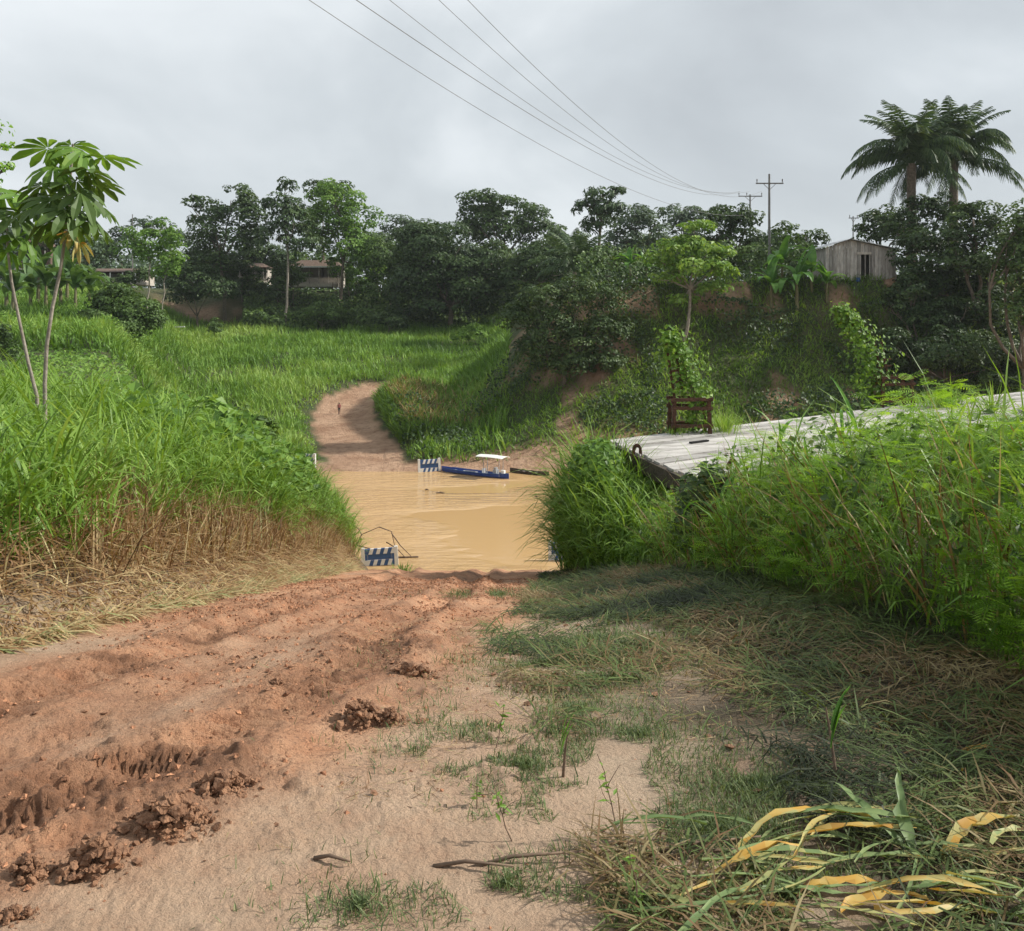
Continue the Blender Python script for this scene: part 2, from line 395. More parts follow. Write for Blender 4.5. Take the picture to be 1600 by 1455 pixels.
Qa = np.stack([idx[:-1, :], idx[:-1][:, jn], idx[1:][:, jn], idx[1:, :]], -1).reshape(-1, 4)[:, ::-1]
VX = np.stack([X, Y, Z], -1).reshape(-1, 3)
# attributes of the soil itself
red = (.22 + 1.05 * mch) * ss(-.1, .5, X - xl(Y)) * ss(.45, -.25, X - xr(Y))
red = np.maximum(red, 1.0 * ss(4.5, 8, Y) * ss(-.2, .3, X - xl(Y)) * ss(.4, -.1, X - xr(Y)))
red = np.clip(red * (.45 + 1.1 * fbm(X * .9, Y * .9, 3, 55)), 0, 1)
chv = np.clip(mchn * 1.5 * fbm(X * 4, Y * 4, 3, 56), 0, 1)
veg = np.clip(ss(.1, -.5, X - xl(Y)) + ss(.25, 1.3, X - xr(Y) + (fbm(X * 1.3, Y * 1.3, 3, 57) - .5) * 1.6), 0, 1)
fr = froad(X, Y); soilf = ss(1.15, .9, fr + (fbm(X * .5, Y * .5, 3, 58) - .5) * .5)
bare = ss(.64, .74, fbm(X * .16, Y * .16, 3, 59)) * wright(X, Y) * ss(135, 110, Y) + ss(87, 82, Y + 4 * fbm(X * .3, Y * .1, 3, 62)) * wright(X + 6, Y) * .9 + ss(83.5, 80.5, Y) * .9 * ss(-.36, -.30, X / np.maximum(Y, 1))
bare = np.maximum(bare, .8 * ss(171, 174, Y) * ss(178, 175, Y) * ss(-45, -60, X) * ss(-80, -70, X) * ss(.4, .55, fbm(X * .12, Y * .3, 3, 66)))
bare = np.maximum(bare, wright(X, Y) * ss(96.2, 97.5, Y) * ss(99.5, 98, Y) * ss(.42, .58, fbm(X * .22, Y * .1, 3, 65)))
bare = np.maximum(bare, ss(-52, -48, X) * ss(-30, -36, X) * 0)
soilf = np.clip(np.maximum(soilf, bare), 0, 1)
# split into the pieces of the setting
cen = VX[Qa].mean(1); cx_, cy_, cz_ = cen.T
keep = VX[Qa][:, :, 2].max(1) > -15.6
is_near = cy_ < 50
is_far = ~is_near
road_n = is_near & (cx_ > xl(cy_)) & (cx_ < xr(cy_) + .2) & (cy_ > -2) & (cy_ < 46)
road_f = is_far & (froad(cx_, cy_) < 1.05)
def ground_mat(name, near):
    m, t, b, l = new_mat(name)
    def at(n):
        a = t.nodes.new('ShaderNodeAttribute'); a.attribute_name = n; return a.outputs['Fac']
    def mix(f, c1, c2):
        k = t.nodes.new('ShaderNodeMix'); k.data_type = 'RGBA'
        for s_, v in ((0, f), (6, c1), (7, c2)):
            if hasattr(v, 'is_linked'): l(v, k.inputs[s_])
            else: k.inputs[s_].default_value = v if s_ == 0 else (*v, 1)
        return k.outputs[2]
    co = t.nodes.new('ShaderNodeTexCoord')
    def noise(sc_, det=6, rough=.65, lo=.35, hi=.65):
        n_ = t.nodes.new('ShaderNodeTexNoise'); n_.inputs['Scale'].default_value = sc_; n_.inputs['Detail'].default_value = det; n_.inputs['Roughness'].default_value = rough
        l(co.outputs['Object'], n_.inputs['Vector'])
        r = t.nodes.new('ShaderNodeMapRange'); r.inputs[1].default_value = lo; r.inputs[2].default_value = hi
        l(n_.outputs[0], r.inputs[0]); return r.outputs[0]
    if near:
        sand = mix(noise(2.5), (.45, .335, .235), (.60, .455, .325))
        sand = mix(noise(24, 8, .8, .57, .66), sand, (.29, .19, .125))
        sand = mix(noise(1.7, 4, .6, .52, .70), sand, (.46, .30, .20))
        redc = mix(noise(5), (.56, .26, .135), (.70, .41, .245))
        redc = mix(noise(20, 8, .8, .53, .62), redc, (.28, .12, .06))
        redc = mix(noise(70, 4, .7, .56, .66), redc, (.20, .085, .045))
        col = mix(at('red'), sand, redc)
        col = mix(at('churn'), col, mix(noise(18), (.17, .08, .042), (.33, .165, .09)))
        col = mix(at('veg'), col, mix(noise(6), (.045, .036, .02), (.12, .085, .048)))
        bs, bd = 46, .05
        rgh = .72
    else:
        soil = mix(noise(.35), (.33, .19, .115), (.52, .34, .225))
        soil = mix(noise(1.6, 5, .7, .5, .7), soil, (.25, .14, .085))
        g = mix(noise(.5), (.045, .075, .022), (.085, .085, .035))
        col = mix(at('soil'), g, soil)
        bs, bd = 3.0, .5
        rgh = .9
    l(col, b.inputs['Base Color']); b.inputs['Roughness'].default_value = rgh; b.inputs['Specular IOR Level'].default_value = .3
    n2 = t.nodes.new('ShaderNodeTexNoise'); n2.inputs['Scale'].default_value = bs; n2.inputs['Detail'].default_value = 6; n2.inputs['Roughness'].default_value = .7
    l(co.outputs['Object'], n2.inputs['Vector'])
    bp = t.nodes.new('ShaderNodeBump'); bp.inputs['Strength'].default_value = .9; bp.inputs['Distance'].default_value = bd
    l(n2.outputs[0], bp.inputs['Height'])
    if near:
        n3 = t.nodes.new('ShaderNodeTexNoise'); n3.noise_type = 'RIDGED_MULTIFRACTAL'; n3.inputs['Scale'].default_value = 11; n3.inputs['Detail'].default_value = 5
        l(co.outputs['Object'], n3.inputs['Vector'])
        mm = t.nodes.new('ShaderNodeMath'); mm.operation = 'MULTIPLY'; l(n3.outputs[0], mm.inputs[0]); l(at('red'), mm.inputs[1])
        b2 = t.nodes.new('ShaderNodeBump'); b2.inputs['Strength'].default_value = .8; b2.inputs['Distance'].default_value = .03
        l(mm.outputs[0], b2.inputs['Height']); l(b2.outputs[0], bp.inputs['Normal'])
    l(bp.outputs[0], b.inputs['Normal'])
    return m
M['near_ground'] = ground_mat('near_ground', True); M['far_ground'] = ground_mat('far_ground', False)
def piece(name, mask, mat):
    q = Qa[mask & keep]; used, inv = np.unique(q, return_inverse=True)
    g = Geo(); g.add(VX[used], inv.reshape(-1, 4)); me = g.mesh(name, mat, True)
    for an, arr in (('red', red), ('churn', chv), ('veg', veg), ('soil', soilf)):
        a = me.attributes.new(an, 'FLOAT', 'POINT'); a.data.foreach_set('value', arr.ravel()[used].astype(np.float32))
    return tag(link(name, me), kind='structure')
piece('ground', is_near & ~road_n, M['near_ground'])
tag(piece('dirt_road', road_n, M['near_ground']), 'muddy rutted red dirt track running down to the river', 'dirt road')
tag(piece('far_river_bank', is_far & ~road_f, M['far_ground']), 'green and brown far river bank rising to the trees', 'river bank')
tag(piece('dirt_road', road_f, M['far_ground']), 'pale dirt track climbing the far bank from the river', 'dirt road')
# river
m, t, b, l = new_mat('muddy_water')
b.inputs['Base Color'].default_value = (.50, .322, .15, 1); b.inputs['Roughness'].default_value = .09; b.inputs['IOR'].default_value = 1.33
co = t.nodes.new('ShaderNodeTexCoord')
def wn(sx, sy, sc_, det, rg=.5):
    mp_ = t.nodes.new('ShaderNodeMapping'); mp_.inputs['Scale'].default_value = (sx, sy, 1); mp_.inputs['Rotation'].default_value = (0, 0, .2)
    n_ = t.nodes.new('ShaderNodeTexNoise'); n_.inputs['Scale'].default_value = sc_; n_.inputs['Detail'].default_value = det; n_.inputs['Roughness'].default_value = rg
    l(co.outputs['Object'], mp_.inputs[0]); l(mp_.outputs[0], n_.inputs['Vector']); return n_.outputs[0]
amp = t.nodes.new('ShaderNodeMapRange'); amp.inputs[1].default_value = .45; amp.inputs[2].default_value = .62; amp.inputs[3].default_value = .06; amp.inputs[4].default_value = 3.2
sx_ = t.nodes.new('ShaderNodeSeparateXYZ'); l(co.outputs['Object'], sx_.inputs[0])
gr = t.nodes.new('ShaderNodeMapRange'); gr.inputs[1].default_value = -1; gr.inputs[2].default_value = -11; gr.inputs[3].default_value = -.08; gr.inputs[4].default_value = .18; l(sx_.outputs['X'], gr.inputs[0])
ad = t.nodes.new('ShaderNodeMath'); ad.operation = 'ADD'; l(wn(.05, .12, 1, 3), ad.inputs[0]); l(gr.outputs[0], ad.inputs[1]); l(ad.outputs[0], amp.inputs[0])
mu = t.nodes.new('ShaderNodeMath'); mu.operation = 'MULTIPLY'; l(wn(.35, 1.1, 1.6, 4, .6), mu.inputs[0]); l(amp.outputs[0], mu.inputs[1])
bp = t.nodes.new('ShaderNodeBump'); bp.inputs['Strength'].default_value = .55; bp.inputs['Distance'].default_value = .25
l(mu.outputs[0], bp.inputs['Height']); l(bp.outputs[0], b.inputs['Normal'])
g = Geo(); xs = np.linspace(-700, 700, 41); ys = np.linspace(30, 100, 8)
gx, gy = np.meshgrid(xs, ys, indexing='ij'); ii = np.arange(gx.size).reshape(gx.shape)
g.add(np.stack([gx, gy, 0 * gx], -1).reshape(-1, 3), np.stack([ii[:-1, :-1], ii[1:, :-1], ii[1:, 1:], ii[:-1, 1:]], -1).reshape(-1, 4))
o = g.obj('river_water', m); o.location.z = WATER; tag(o, 'calm ochre brown muddy river', 'river', kind='structure')
# ------------------------------------------------------------------ ground cover that nobody could count
def stuff(o, label, cat): return tag(o, label, cat, kind='stuff')
def scatter(n, x0, x1, y0, y1): return U(x0, x1, n), U(y0, y1, n)
def fan(n, fac, half=.66, y0=5, y1=30):
    """points in a wedge of ground"""
    y = np.sqrt(U(y0 ** 2, y1 ** 2, n)); return U(-1, 1, n) * half * y * fac, y
def guinea(px_, py_, geo, hscale, wid, per, lean=.0, tint0=.45, brown=0.0):
    """tall tussock grass: arching leaves leaving the stems at several heights"""
    n = len(px_); k = per
    x = np.repeat(px_, k) + rng.normal(size=n * k) * .05; y = np.repeat(py_, k) + rng.normal(size=n * k) * .05
    hs = np.repeat(hscale, k); fr_ = np.tile(np.linspace(.02, .62, k), n) + U(-.05, .05, n * k)
    z = gz(x, y) + hs * np.clip(fr_, 0, 1)
    L_ = hs * U(.42, .78, n * k) ; az = U(0, 2 * math.pi, n * k)
    e0 = U(1.0, 1.5, n * k); curl = U(.5, 2.3, n * k)
    tn = np.clip(np.repeat(tint0, k) + rng.normal(size=n * k) * .16 + .25 * (fr_ - .3), 0, 1)
    blades(np.stack([x, y, z], 1), L_, wid * U(.7, 1.3, n * k), az, e0, curl, tn, geo)

# tall grass on the left bank ------------------------------------------------
y = np.sqrt(U(4.5 ** 2, 27 ** 2, 26000)); x = xl(y) - .5 - U(0, 1, 26000) ** 1.3 * (.62 * y + 3 - 3.2)
m_ = (x > -.66 * y - 1.2) & (x < xl(y) - .5 + .9 * (fbm(y * .7, y * 0, 2, 3) - .5)) & (y < 28)
x = x[m_]; y = y[m_]
dens = ss(.22, .42, fbm(x * .7, y * .7, 3, 201)) * (1 - .92 * np.exp(-(((x + 6.0 + .0 * y) / 1.3) ** 2 + ((y - 18.5) / 2.6) ** 2)))
m_ = U(0, 1, len(x)) < dens * np.clip(1.4 - .018 * y, .5, 1); x = x[m_][:8600]; y = y[m_][:8600]
hs = U(.85, 1.45, len(x)) * ss(.5, 1.7, xl(y) - x + .75) * (.75 + .5 * fbm(x * .5, y * .5, 2, 207)) * I(y, [5, 9, 14], [.55, .72, 1.0]) + .22
g = Geo(); guinea(x, y, g, hs, .024, 6, tint0=np.clip(.28 + .55 * fbm(x * .6, y * .6, 3, 203), 0, 1))
stuff(g.obj('tall_grass', M['grass']), 'tall green tussock grass covering the left bank', 'grass')
# dry trampled straw on the face of the left bank
n = 62000; y = np.sqrt(U(4.2 ** 2, 24 ** 2, n)); x = xl(y) + .12 - np.abs(rng.normal(size=n)) * .95
x = np.where(U(0, 1, n) < .12, xl(y) + U(-.1, .35, n) * vn(y * 1.3, y * 0, 9), x)
m_ = x > -.66 * y - 1; x = x[m_]; y = y[m_]; n = len(x); s_ = xl(y) - x
up = ss(.15, 1.3, s_)
g = Geo()
blades(np.stack([x, y, gz(x, y) + U(0, .25, n) * (.25 + up)], 1), U(.18, .5, n) * (.8 + .6 * up), U(.009, .02, n), U(0, 6.28, n) , U(-.1, .5, n) + up * U(0, 1.0, n), U(.1, 1.3, n),
       np.clip(.40 + .22 * rng.normal(size=n) + .3 * (fbm(x * .8, y * .8, 3, 210) - .5) + .55 * ss(.35, -.15, s_) * U(0, 1, n), 0, 1), g, 2)
stuff(g.obj('dry_grass', M['straw']), 'dry brown trampled straw on the face of the left bank', 'dry grass')
n = 17000; y = np.sqrt(U(4.5 ** 2, 24 ** 2, n)); x = xl(y) - .2 - U(0, 1, n) * 1.7; m_ = (x > -.66 * y - 1) & (fbm(x * 1.5, y * 1.5, 2, 212) > .42); x = x[m_]; y = y[m_]; n = len(x)
g = Geo(); blades(np.stack([x, y, gz(x, y)], 1), U(.25, .95, n), U(.008, .017, n), U(0, 6.28, n), U(1.0, 1.6, n), U(.1, 1.3, n), np.clip(.42 + .25 * rng.normal(size=n), 0, 1), g, 2)
stuff(g.obj('dry_stalks', M['straw']), 'upright ragged dry stalks along the foot of the tall grass', 'dry grass')
# broad leaved creeper over the edge of the left bank (dark hollow with vines)
n = 7000; q = U(0, 1, n); x = -4.7 - 2.8 * q + rng.normal(size=n) * .6; y = 17 + 3.0 * q + rng.normal(size=n) * 1.7
m_ = x < xl(y) - .5; x = x[m_]; y = y[m_]; n = len(x)
z = gz(x, y) + U(.15, 1.0, n) ** .6 * (1.1 + .8 * fbm(x * 1.5, y * 1.5, 2, 19))
g = Geo(); leaves(np.stack([x, y, z], 1), rng.normal(size=(n, 3)) * .5 + A([.1, -.3, 1]), U(.12, .27, n), U(.10, .22, n), np.clip(.5 + .2 * rng.normal(size=n), 0, 1), g)
stuff(g.obj('creeper', M['bright']), 'broad leaved green creeper spilling over the left bank edge', 'creeper')

# field on the far side ------------------------------------------------------
def far_ok(x, y): return (froad(x, y) > 1.12) & (gz(x, y) > WATER + .35)
n = 100000; y = np.sqrt(U(81 ** 2, 172 ** 2, n)); x = U(-.60, .02, n) * y
soil_at = lambda x, y: np.maximum(ss(.64, .74, fbm(x * .16, y * .16, 3, 59)) * wright(x, y), .75 * ss(87, 82, y + 4 * fbm(x * .3, y * .1, 3, 62)) * wright(x + 6, y))
m_ = far_ok(x, y) & (wright(x, y) < .35) & (U(0, 1, n) < .35 + .65 * ss(.3, .5, fbm(x * .12, y * .12, 3, 221)))
m_ &= ~((x < -47) & (x > -62) & (np.abs(y - 82.5) < 1.6))
x = x[m_]; y = y[m_]; n = len(x)
patch = fbm(x * .06, y * .09, 4, 222)
g = Geo(); blades(np.stack([x, y, gz(x, y) - .1], 1), U(.7, 1.7, n) * (.25 + 1.5 * fbm(x * .33, y * .33, 3, 224)) * ss(.95, 1.9, froad(x, y)) + .2, U(.08, .19, n), U(0, 6.28, n), U(1.0, 1.6, n), U(.1, 1.5, n),
                  np.clip(-.52 + 1.75 * patch + .35 * fbm(x * .4, y * .4, 2, 226) + rng.normal(size=n) * .15, 0, 1), g, 2)
stuff(g.obj('field_grass', M['field']), 'bright green tall grass of the field across the river', 'grass')
# grass and weeds on the steep right bank
n = 60000; y = U(80.5, 101, n); x = U(-10, 62, n)
m_ = far_ok(x, y) & (U(0, 1, n) < .25 + .75 * wright(x, y)) & (U(0, 1, n) > soil_at(x, y) * .93) & (U(0, 1, n) < .2 + ss(81.5, 85, y + 2 * fbm(x * .4, y * 0, 2, 5)))
m_ &= U(0, 1, n) > .8 * ss(96.3, 97.3, y) * ss(99.8, 99, y) * ss(.42, .58, fbm(x * .22, y * .1, 3, 65))
x = x[m_]; y = y[m_]; n = len(x); pt = fbm(x * .13, y * .16, 3, 231)
g = Geo(); blades(np.stack([x, y, gz(x, y) - .1], 1), U(.4, 1.1, n), U(.06, .13, n), U(0, 6.28, n), U(.6, 1.5, n), U(.3, 1.6, n), np.clip(-.22 + 1.5 * pt + rng.normal(size=n) * .15, 0, 1), g, 2)
stuff(g.obj('bank_grass', M['grass']), 'grass and weeds growing on the steep right river bank', 'grass')
n = 26000; y = U(81, 101, n); x = U(-13, 62, n); pt = fbm(x * .16, y * .2, 3, 233)
m_ = far_ok(x, y) & (pt > .47) & (wright(x, y) + .25 > U(0, 1, n)); x = x[m_]; y = y[m_]; n = len(x)
hh = 1.9 * ss(.46, .62, pt[m_])
g = Geo(); leaves(np.stack([x, y, gz(x, y) + hh * U(.2, 1, n) ** .6], 1), rng.normal(size=(n, 3)) * .55 + A([.1, -.5, .8]), U(.25, .5, n), U(.2, .36, n), np.clip(.42 + .2 * rng.normal(size=n), 0, 1), g)
stuff(g.obj('bank_undergrowth', M['dark']), 'dark leafy undergrowth in patches on the right river bank', 'undergrowth')
# rank growth beside the far track
n = 9000; y = U(88, 114, n); x = fcx(y) + 4.0 + np.abs(rng.normal(size=n)) * 3.3
m_ = far_ok(x, y); x = x[m_]; y = y[m_]; n = len(x)
g = Geo(); blades(np.stack([x, y, gz(x, y) + U(0, .5, n)], 1), U(.9, 2.0, n), U(.06, .13, n), U(0, 6.28, n), U(1.0, 1.55, n), U(.3, 1.7, n), np.clip(.36 + .25 * rng.normal(size=n) , 0, 1), g)
stuff(g.obj('reeds', M['grass']), 'rank tall reeds on the mound beside the far dirt track', 'reeds')
n = 2600; y = U(90, 112, n); x = fcx(y) + 5.5 + np.abs(rng.normal(size=n)) * 3.0
g = Geo(); blades(np.stack([x, y, gz(x, y) + U(0, .8, n)], 1), U(.9, 1.9, n), U(.05, .10, n), U(0, 6.28, n), U(1.0, 1.55, n), U(.3, 1.2, n), np.clip(.35 + .22 * rng.normal(size=n), 0, .8), g, 2)
stuff(g.obj('dry_reeds', M['straw']), 'dry brown stalks among the reeds beside the far track', 'reeds')
# undergrowth at the foot of the far trees
n = 30000; y = U(164, 186, n); x = U(-.30, .06, n) * y; pt = fbm(x * .10, y * .14, 3, 241)
m_ = (U(0, 1, n) < .25 + ss(.35, .55, pt)) & ~((x < -52) & (x > -80) & (y > 168) & (U(0, 1, n) < .55)) & ~((x < -20) & (y > 183))
x = x[m_]; y = y[m_]; n = len(x)
g = Geo(); leaves(np.stack([x, y, gz(x, y) + U(0, 1, n) ** .7 * (.8 + 3.0 * ss(.4, .65, pt[m_]))], 1), rng.normal(size=(n, 3)) * .6 + A([.1, -.5, .8]), U(.45, .9, n), U(.3, .6, n), np.clip(.45 + .22 * rng.normal(size=n) , 0, 1), g)
stuff(g.obj('forest_undergrowth', M['mid']), 'leafy undergrowth at the foot of the far trees', 'undergrowth')
# weeds on the far-left slope
n = 20000; y = U(44, 135, n); x = -U(.40, .62, n) * y; g = Geo()
m_ = ~((np.abs(y + .12 * (x + 45) - 83.5) < 1.6)); x = x[m_]; y = y[m_]; n = len(x)
pt = fbm(x * .15, y * .15, 3, 243)
leaves(np.stack([x, y, gz(x, y) + U(0, 1, n) * (.3 + 1.3 * ss(.4, .65, pt))], 1), rng.normal(size=(n, 3)) * .5 + A([.1, -.4, .9]), U(.2, .45, n), U(.15, .3, n), np.clip(.2 + .7 * pt + .14 * rng.normal(size=n), 0, 1), g)
stuff(g.obj('hillside_weeds', M['bright']), 'light green weeds covering the far left slope', 'weeds')

# right foreground -----------------------------------------------------------
def xb(y): return I(y, [2.6, 3.4, 4.8, 6.2, 9, 12, 15.5], [3.4, 2.5, 2.45, 2.2, 1.98, 1.75, 1.3])
def bush_h(x, y):
    return I(y, [3, 5, 7, 9, 11, 13], [1.12, 1.40, 1.48, 1.40, 1.25, .85]) * (1 - np.exp(-np.maximum(0, x - xb(y) + .2) / .34)) * (.72 + .55 * fbm(x * 1.1, y * 1.1, 3, 301))
def barge_v(x, y): return (x - BB[0]) * BNn[0] + (y - BB[1]) * BNn[1]
# feathery leaf template: two rows of leaflets on a midrib
tv, tq = [], []
for i in range(6):
    f = (i + .8) / 6.6; ln = .36 * math.sin(math.pi * (.15 + .8 * f)) + .05
    for sgn in (-1, 1):
        a = A([f, 0, -.12 * f * f]); d = A([.45, sgn * .9, -.12]) * ln; w = A([.038, 0, .0])
        k = len(tv); tv += [a - w * .5, a + d * .55 - w * 1.1, a + d, a + d * .55 + w * 1.1]; tq.append([k, k + 1, k + 2, k + 3])
k = len(tv); tv += [A([0, -.012, 0]), A([0, .012, 0]), A([1, .006, -.12]), A([1, -.006, -.12])]; tq.append([k, k + 1, k + 2, k + 3])
tv = A(tv); tq = A(tq)
n = 48000; y = U(3.0, 13.2, n); x = xb(y) - .12 + U(0, 1, n) ** 1.25 * (.66 * y + 1.2 - xb(y) + .3)
m_ = (x > xb(y) - .12) & (x < .66 * y + 1.0) & (barge_v(x, y) < -.15)
x = x[m_]; y = y[m_]
m_ = U(0, 1, len(x)) < .10 + .90 * ss(.40, .54, fbm(x * 1.7, y * 1.7, 3, 303)) ; x = x[m_][:16000]; y = y[m_][:16000]; n = len(x)
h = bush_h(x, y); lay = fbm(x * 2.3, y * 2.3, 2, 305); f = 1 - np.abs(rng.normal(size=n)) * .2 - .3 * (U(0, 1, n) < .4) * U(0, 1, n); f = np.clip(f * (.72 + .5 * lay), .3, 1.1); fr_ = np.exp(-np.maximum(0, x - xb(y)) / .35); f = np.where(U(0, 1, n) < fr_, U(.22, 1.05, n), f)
z = gz(x, y) + h * f
az = U(0, 6.28, n) * .55 + math.pi * .95 + rng.normal(size=n) * .5
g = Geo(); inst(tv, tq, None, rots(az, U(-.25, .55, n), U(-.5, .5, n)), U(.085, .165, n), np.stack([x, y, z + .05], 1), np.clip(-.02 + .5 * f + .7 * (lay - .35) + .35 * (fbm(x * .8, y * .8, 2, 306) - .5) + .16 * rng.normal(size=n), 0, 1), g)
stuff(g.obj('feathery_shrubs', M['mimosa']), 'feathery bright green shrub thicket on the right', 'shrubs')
# stems of the thicket
n = 600; y = np.sqrt(U(3.4 ** 2, 12 ** 2, n)); x = xb(y) + .1 + U(0, 1, n) ** 1.5 * (.5 * y)
m_ = (barge_v(x, y) < -.2) & (x < .66 * y + 1); x = x[m_]; y = y[m_]; n = len(x)
g = Geo(); blades(np.stack([x, y, gz(x, y)], 1), bush_h(x, y) * U(.7, 1.15, n) + .1, U(.010, .018, n), U(2.0, 4.6, n), U(.9, 1.5, n), U(.1, .7, n), np.clip(.3 + .25 * rng.normal(size=n), 0, 1), g)
stuff(g.obj('thicket_stems', M['straw']), 'brown woody stems inside the right thicket', 'stems')
# broad leaves mixed into the thicket
n = 9000; y = np.sqrt(U(3.2 ** 2, 13 ** 2, n)); x = xb(y) - .05 + U(0, 1, n) * (.64 * y + .9 - xb(y)); pt = fbm(x * 1.3, y * 1.3, 3, 307); m_ = (barge_v(x, y) < -.2) & (pt > .50); x = x[m_]; y = y[m_]; n = len(x)
f = np.clip(1 - np.abs(rng.normal(size=n)) * .35, .1, 1.0)
g = Geo(); leaves(np.stack([x, y, gz(x, y) + bush_h(x, y) * f], 1), rng.normal(size=(n, 3)) * .5 + A([.2, -.3, .8]), U(.04, .11, n), U(.03, .07, n), np.clip(.1 + .5 * f + .2 * rng.normal(size=n), 0, 1), g)
stuff(g.obj('thicket_leaves', M['mid']), 'small broad leaves mixed into the right thicket', 'leaves')
# grass growing through the thicket
n = 900; y = np.sqrt(U(3.8 ** 2, 12.8 ** 2, n)); x = xb(y) + U(0, 1, n) ** 1.7 * (.62 * y + .6 - xb(y)); m_ = (barge_v(x, y) < -.2); x = x[m_]; y = y[m_]; n = len(x)
g = Geo(); guinea(x, y, g, bush_h(x, y) * U(.7, 1.06, n) + .12, .015, 4, tint0=U(.3, .8, n))
stuff(g.obj('thicket_grass', M['grass']), 'long grass blades poking out of the right thicket', 'grass')
# tall grass against the end of the barge
n = 2600; y = U(12.4, 18.6, n); x = U(.75, 3.3, n)
lim = I(y, [12.4, 13.5, 15.5, 17.6, 18.6], [1.7, 1.25, .95, .95, 1.0]); end = BB[0] + (y - BB[1]) * (BA[0] - BB[0]) / (BA[1] - BB[1])
m_ = (x > lim) & ((x < end - .08) | (y < 13.2)) & (barge_v(x, y) < 4.4); x = x[m_]; y = y[m_]; lim = lim[m_]; n = len(x)
top = I(y, [12.4, 14, 16, 18.6], [-2.75, -2.55, -2.15, -2.2]) - .25 * U(0, 1, n) - .5 * ss(.5, 0, x - lim)
g = Geo(); guinea(x, y, g, np.maximum(.4, (top - gz(x, y)) * .95), .024, 9, tint0=U(.2, .8, n))
stuff(g.obj('tall_grass', M['grass']), 'tall hanging grass in front of the end of the barge', 'grass')
# cut grass lying on the ground on the right
n = 84000; y = U(1.9, 17, n) ** 1.0; x = xr(y) - .05 + U(0, 1, n) * np.maximum(.2, np.minimum(xb(y) + .9, .66 * y + .6) - xr(y))
cov = .5 + 1.5 * (fbm(x * 1.6, y * 1.6, 4, 311, .6) - .5) + .10 + .30 * ss(.3, 1.6, x - xr(y)) - .24 * ss(4.2, 2.2, y) * ss(2.2, .4, x)
m_ = U(0, 1, n) < ss(.40, .60, cov); x = x[m_]; y = y[m_]; n = len(x)
tone = fbm(x * .9, y * .9, 3, 313)
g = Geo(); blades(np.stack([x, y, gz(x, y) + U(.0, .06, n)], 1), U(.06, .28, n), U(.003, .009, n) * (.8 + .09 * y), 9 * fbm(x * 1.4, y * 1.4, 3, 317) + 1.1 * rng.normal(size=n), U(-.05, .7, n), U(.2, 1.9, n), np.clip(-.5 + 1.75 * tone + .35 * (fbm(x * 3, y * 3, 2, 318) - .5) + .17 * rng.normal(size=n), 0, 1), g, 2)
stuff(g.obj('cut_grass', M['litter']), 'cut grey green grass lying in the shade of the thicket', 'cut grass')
# short living turf in patches
spots = [(790, 1385, .30), (1120, 1290, .34), (1300, 1250, .3), (820, 1200, .3), (960, 1180, .28), (860, 1040, .5), (960, 1060, .5), (800, 930, .7), (870, 925, .7), (740, 1170, .2), (1180, 1230, .25), (560, 1420, .15), (1230, 1400, .3), (1000, 1420, .22), (930, 1000, .5), (1450, 1330, .35), (760, 1130, .3), (900, 1110, .35), (1000, 1150, .3), (880, 1260, .2), (700, 1190, .15)]
def ground_hit(px, py):
    d = 1.5
    while d < 300:
        p = P(px, py, d)
        if p.z <= gz(p.x, p.y): return p
        d *= 1.004
    return p
g = Geo()
for (sx, sy, rad) in spots:
    rad *= 1.5; c = ground_hit(sx, sy); k = int((1100 if sx < 1050 else 2200) * (rad / .3))
    a = U(0, 6.28, k); r_ = np.abs(rng.normal(size=k)) * rad * .62; x = c.x + r_ * np.cos(a) * 1.25; y = c.y + r_ * np.sin(a) * .8
    m_ = fbm(x * 5, y * 5, 2, 321) > .42; x = x[m_]; y = y[m_]; k = len(x)
    blades(np.stack([x, y, gz(x, y)], 1), U(.012, .055, k) * (1 + .6 * ss(3, 8, y)), U(.002, .0045, k) * (1 + .5 * ss(3, 9, y)), U(0, 6.28, k), U(.5, 1.5, k), U(0, 1.2, k), np.clip(.42 + .22 * rng.normal(size=k), 0, 1), g, 2)
stuff(g.obj('turf', M['turf']), 'short green turf in patches beside the track', 'turf')
# crumbs of mud on the track
n = 4500; y = np.sqrt(U(1.7 ** 2, 13 ** 2, n)); x = U(-3.4, 1.2, n)
m_ = (x > xl(y)) & (x < xr(y) + .8) & (U(0, 1, n) < .12 + .7 * ss(.48, .6, fbm(x * 1.8, y * 1.8, 3, 71))); x = x[m_]; y = y[m_]; n = len(x)
ico = A([[0, 0, 1], [.9, 0, .4], [.28, .85, .45], [-.72, .53, .35], [-.7, -.5, .45], [.3, -.85, .4], [.5, .4, -.3], [-.5, .3, -.3], [0, -.6, -.3]])
it = A([[0, 1, 2], [0, 2, 3], [0, 3, 4], [0, 4, 5], [0, 5, 1], [1, 6, 2], [2, 6, 7], [2, 7, 3], [3, 7, 4], [4, 7, 8], [4, 8, 5], [5, 8, 1], [1, 8, 6]])
g = Geo(); sz = .004 + .022 * U(0, 1, n) ** 4
x_, y_ = x, y; mh_ = micro(x_, y_)[0]
inst(ico * A([1.3, .9, .45]), None, it, rots(U(0, 6.28, n), U(-.3, .3, n), U(-.3, .3, n)), sz, np.stack([x_, y_, gz(x_, y_) + mh_ + sz * .3], 1), .5, g)
stuff(g.obj('mud_crumbs', M['clod']), 'small dark crumbs of mud strewn over the track', 'mud crumbs')

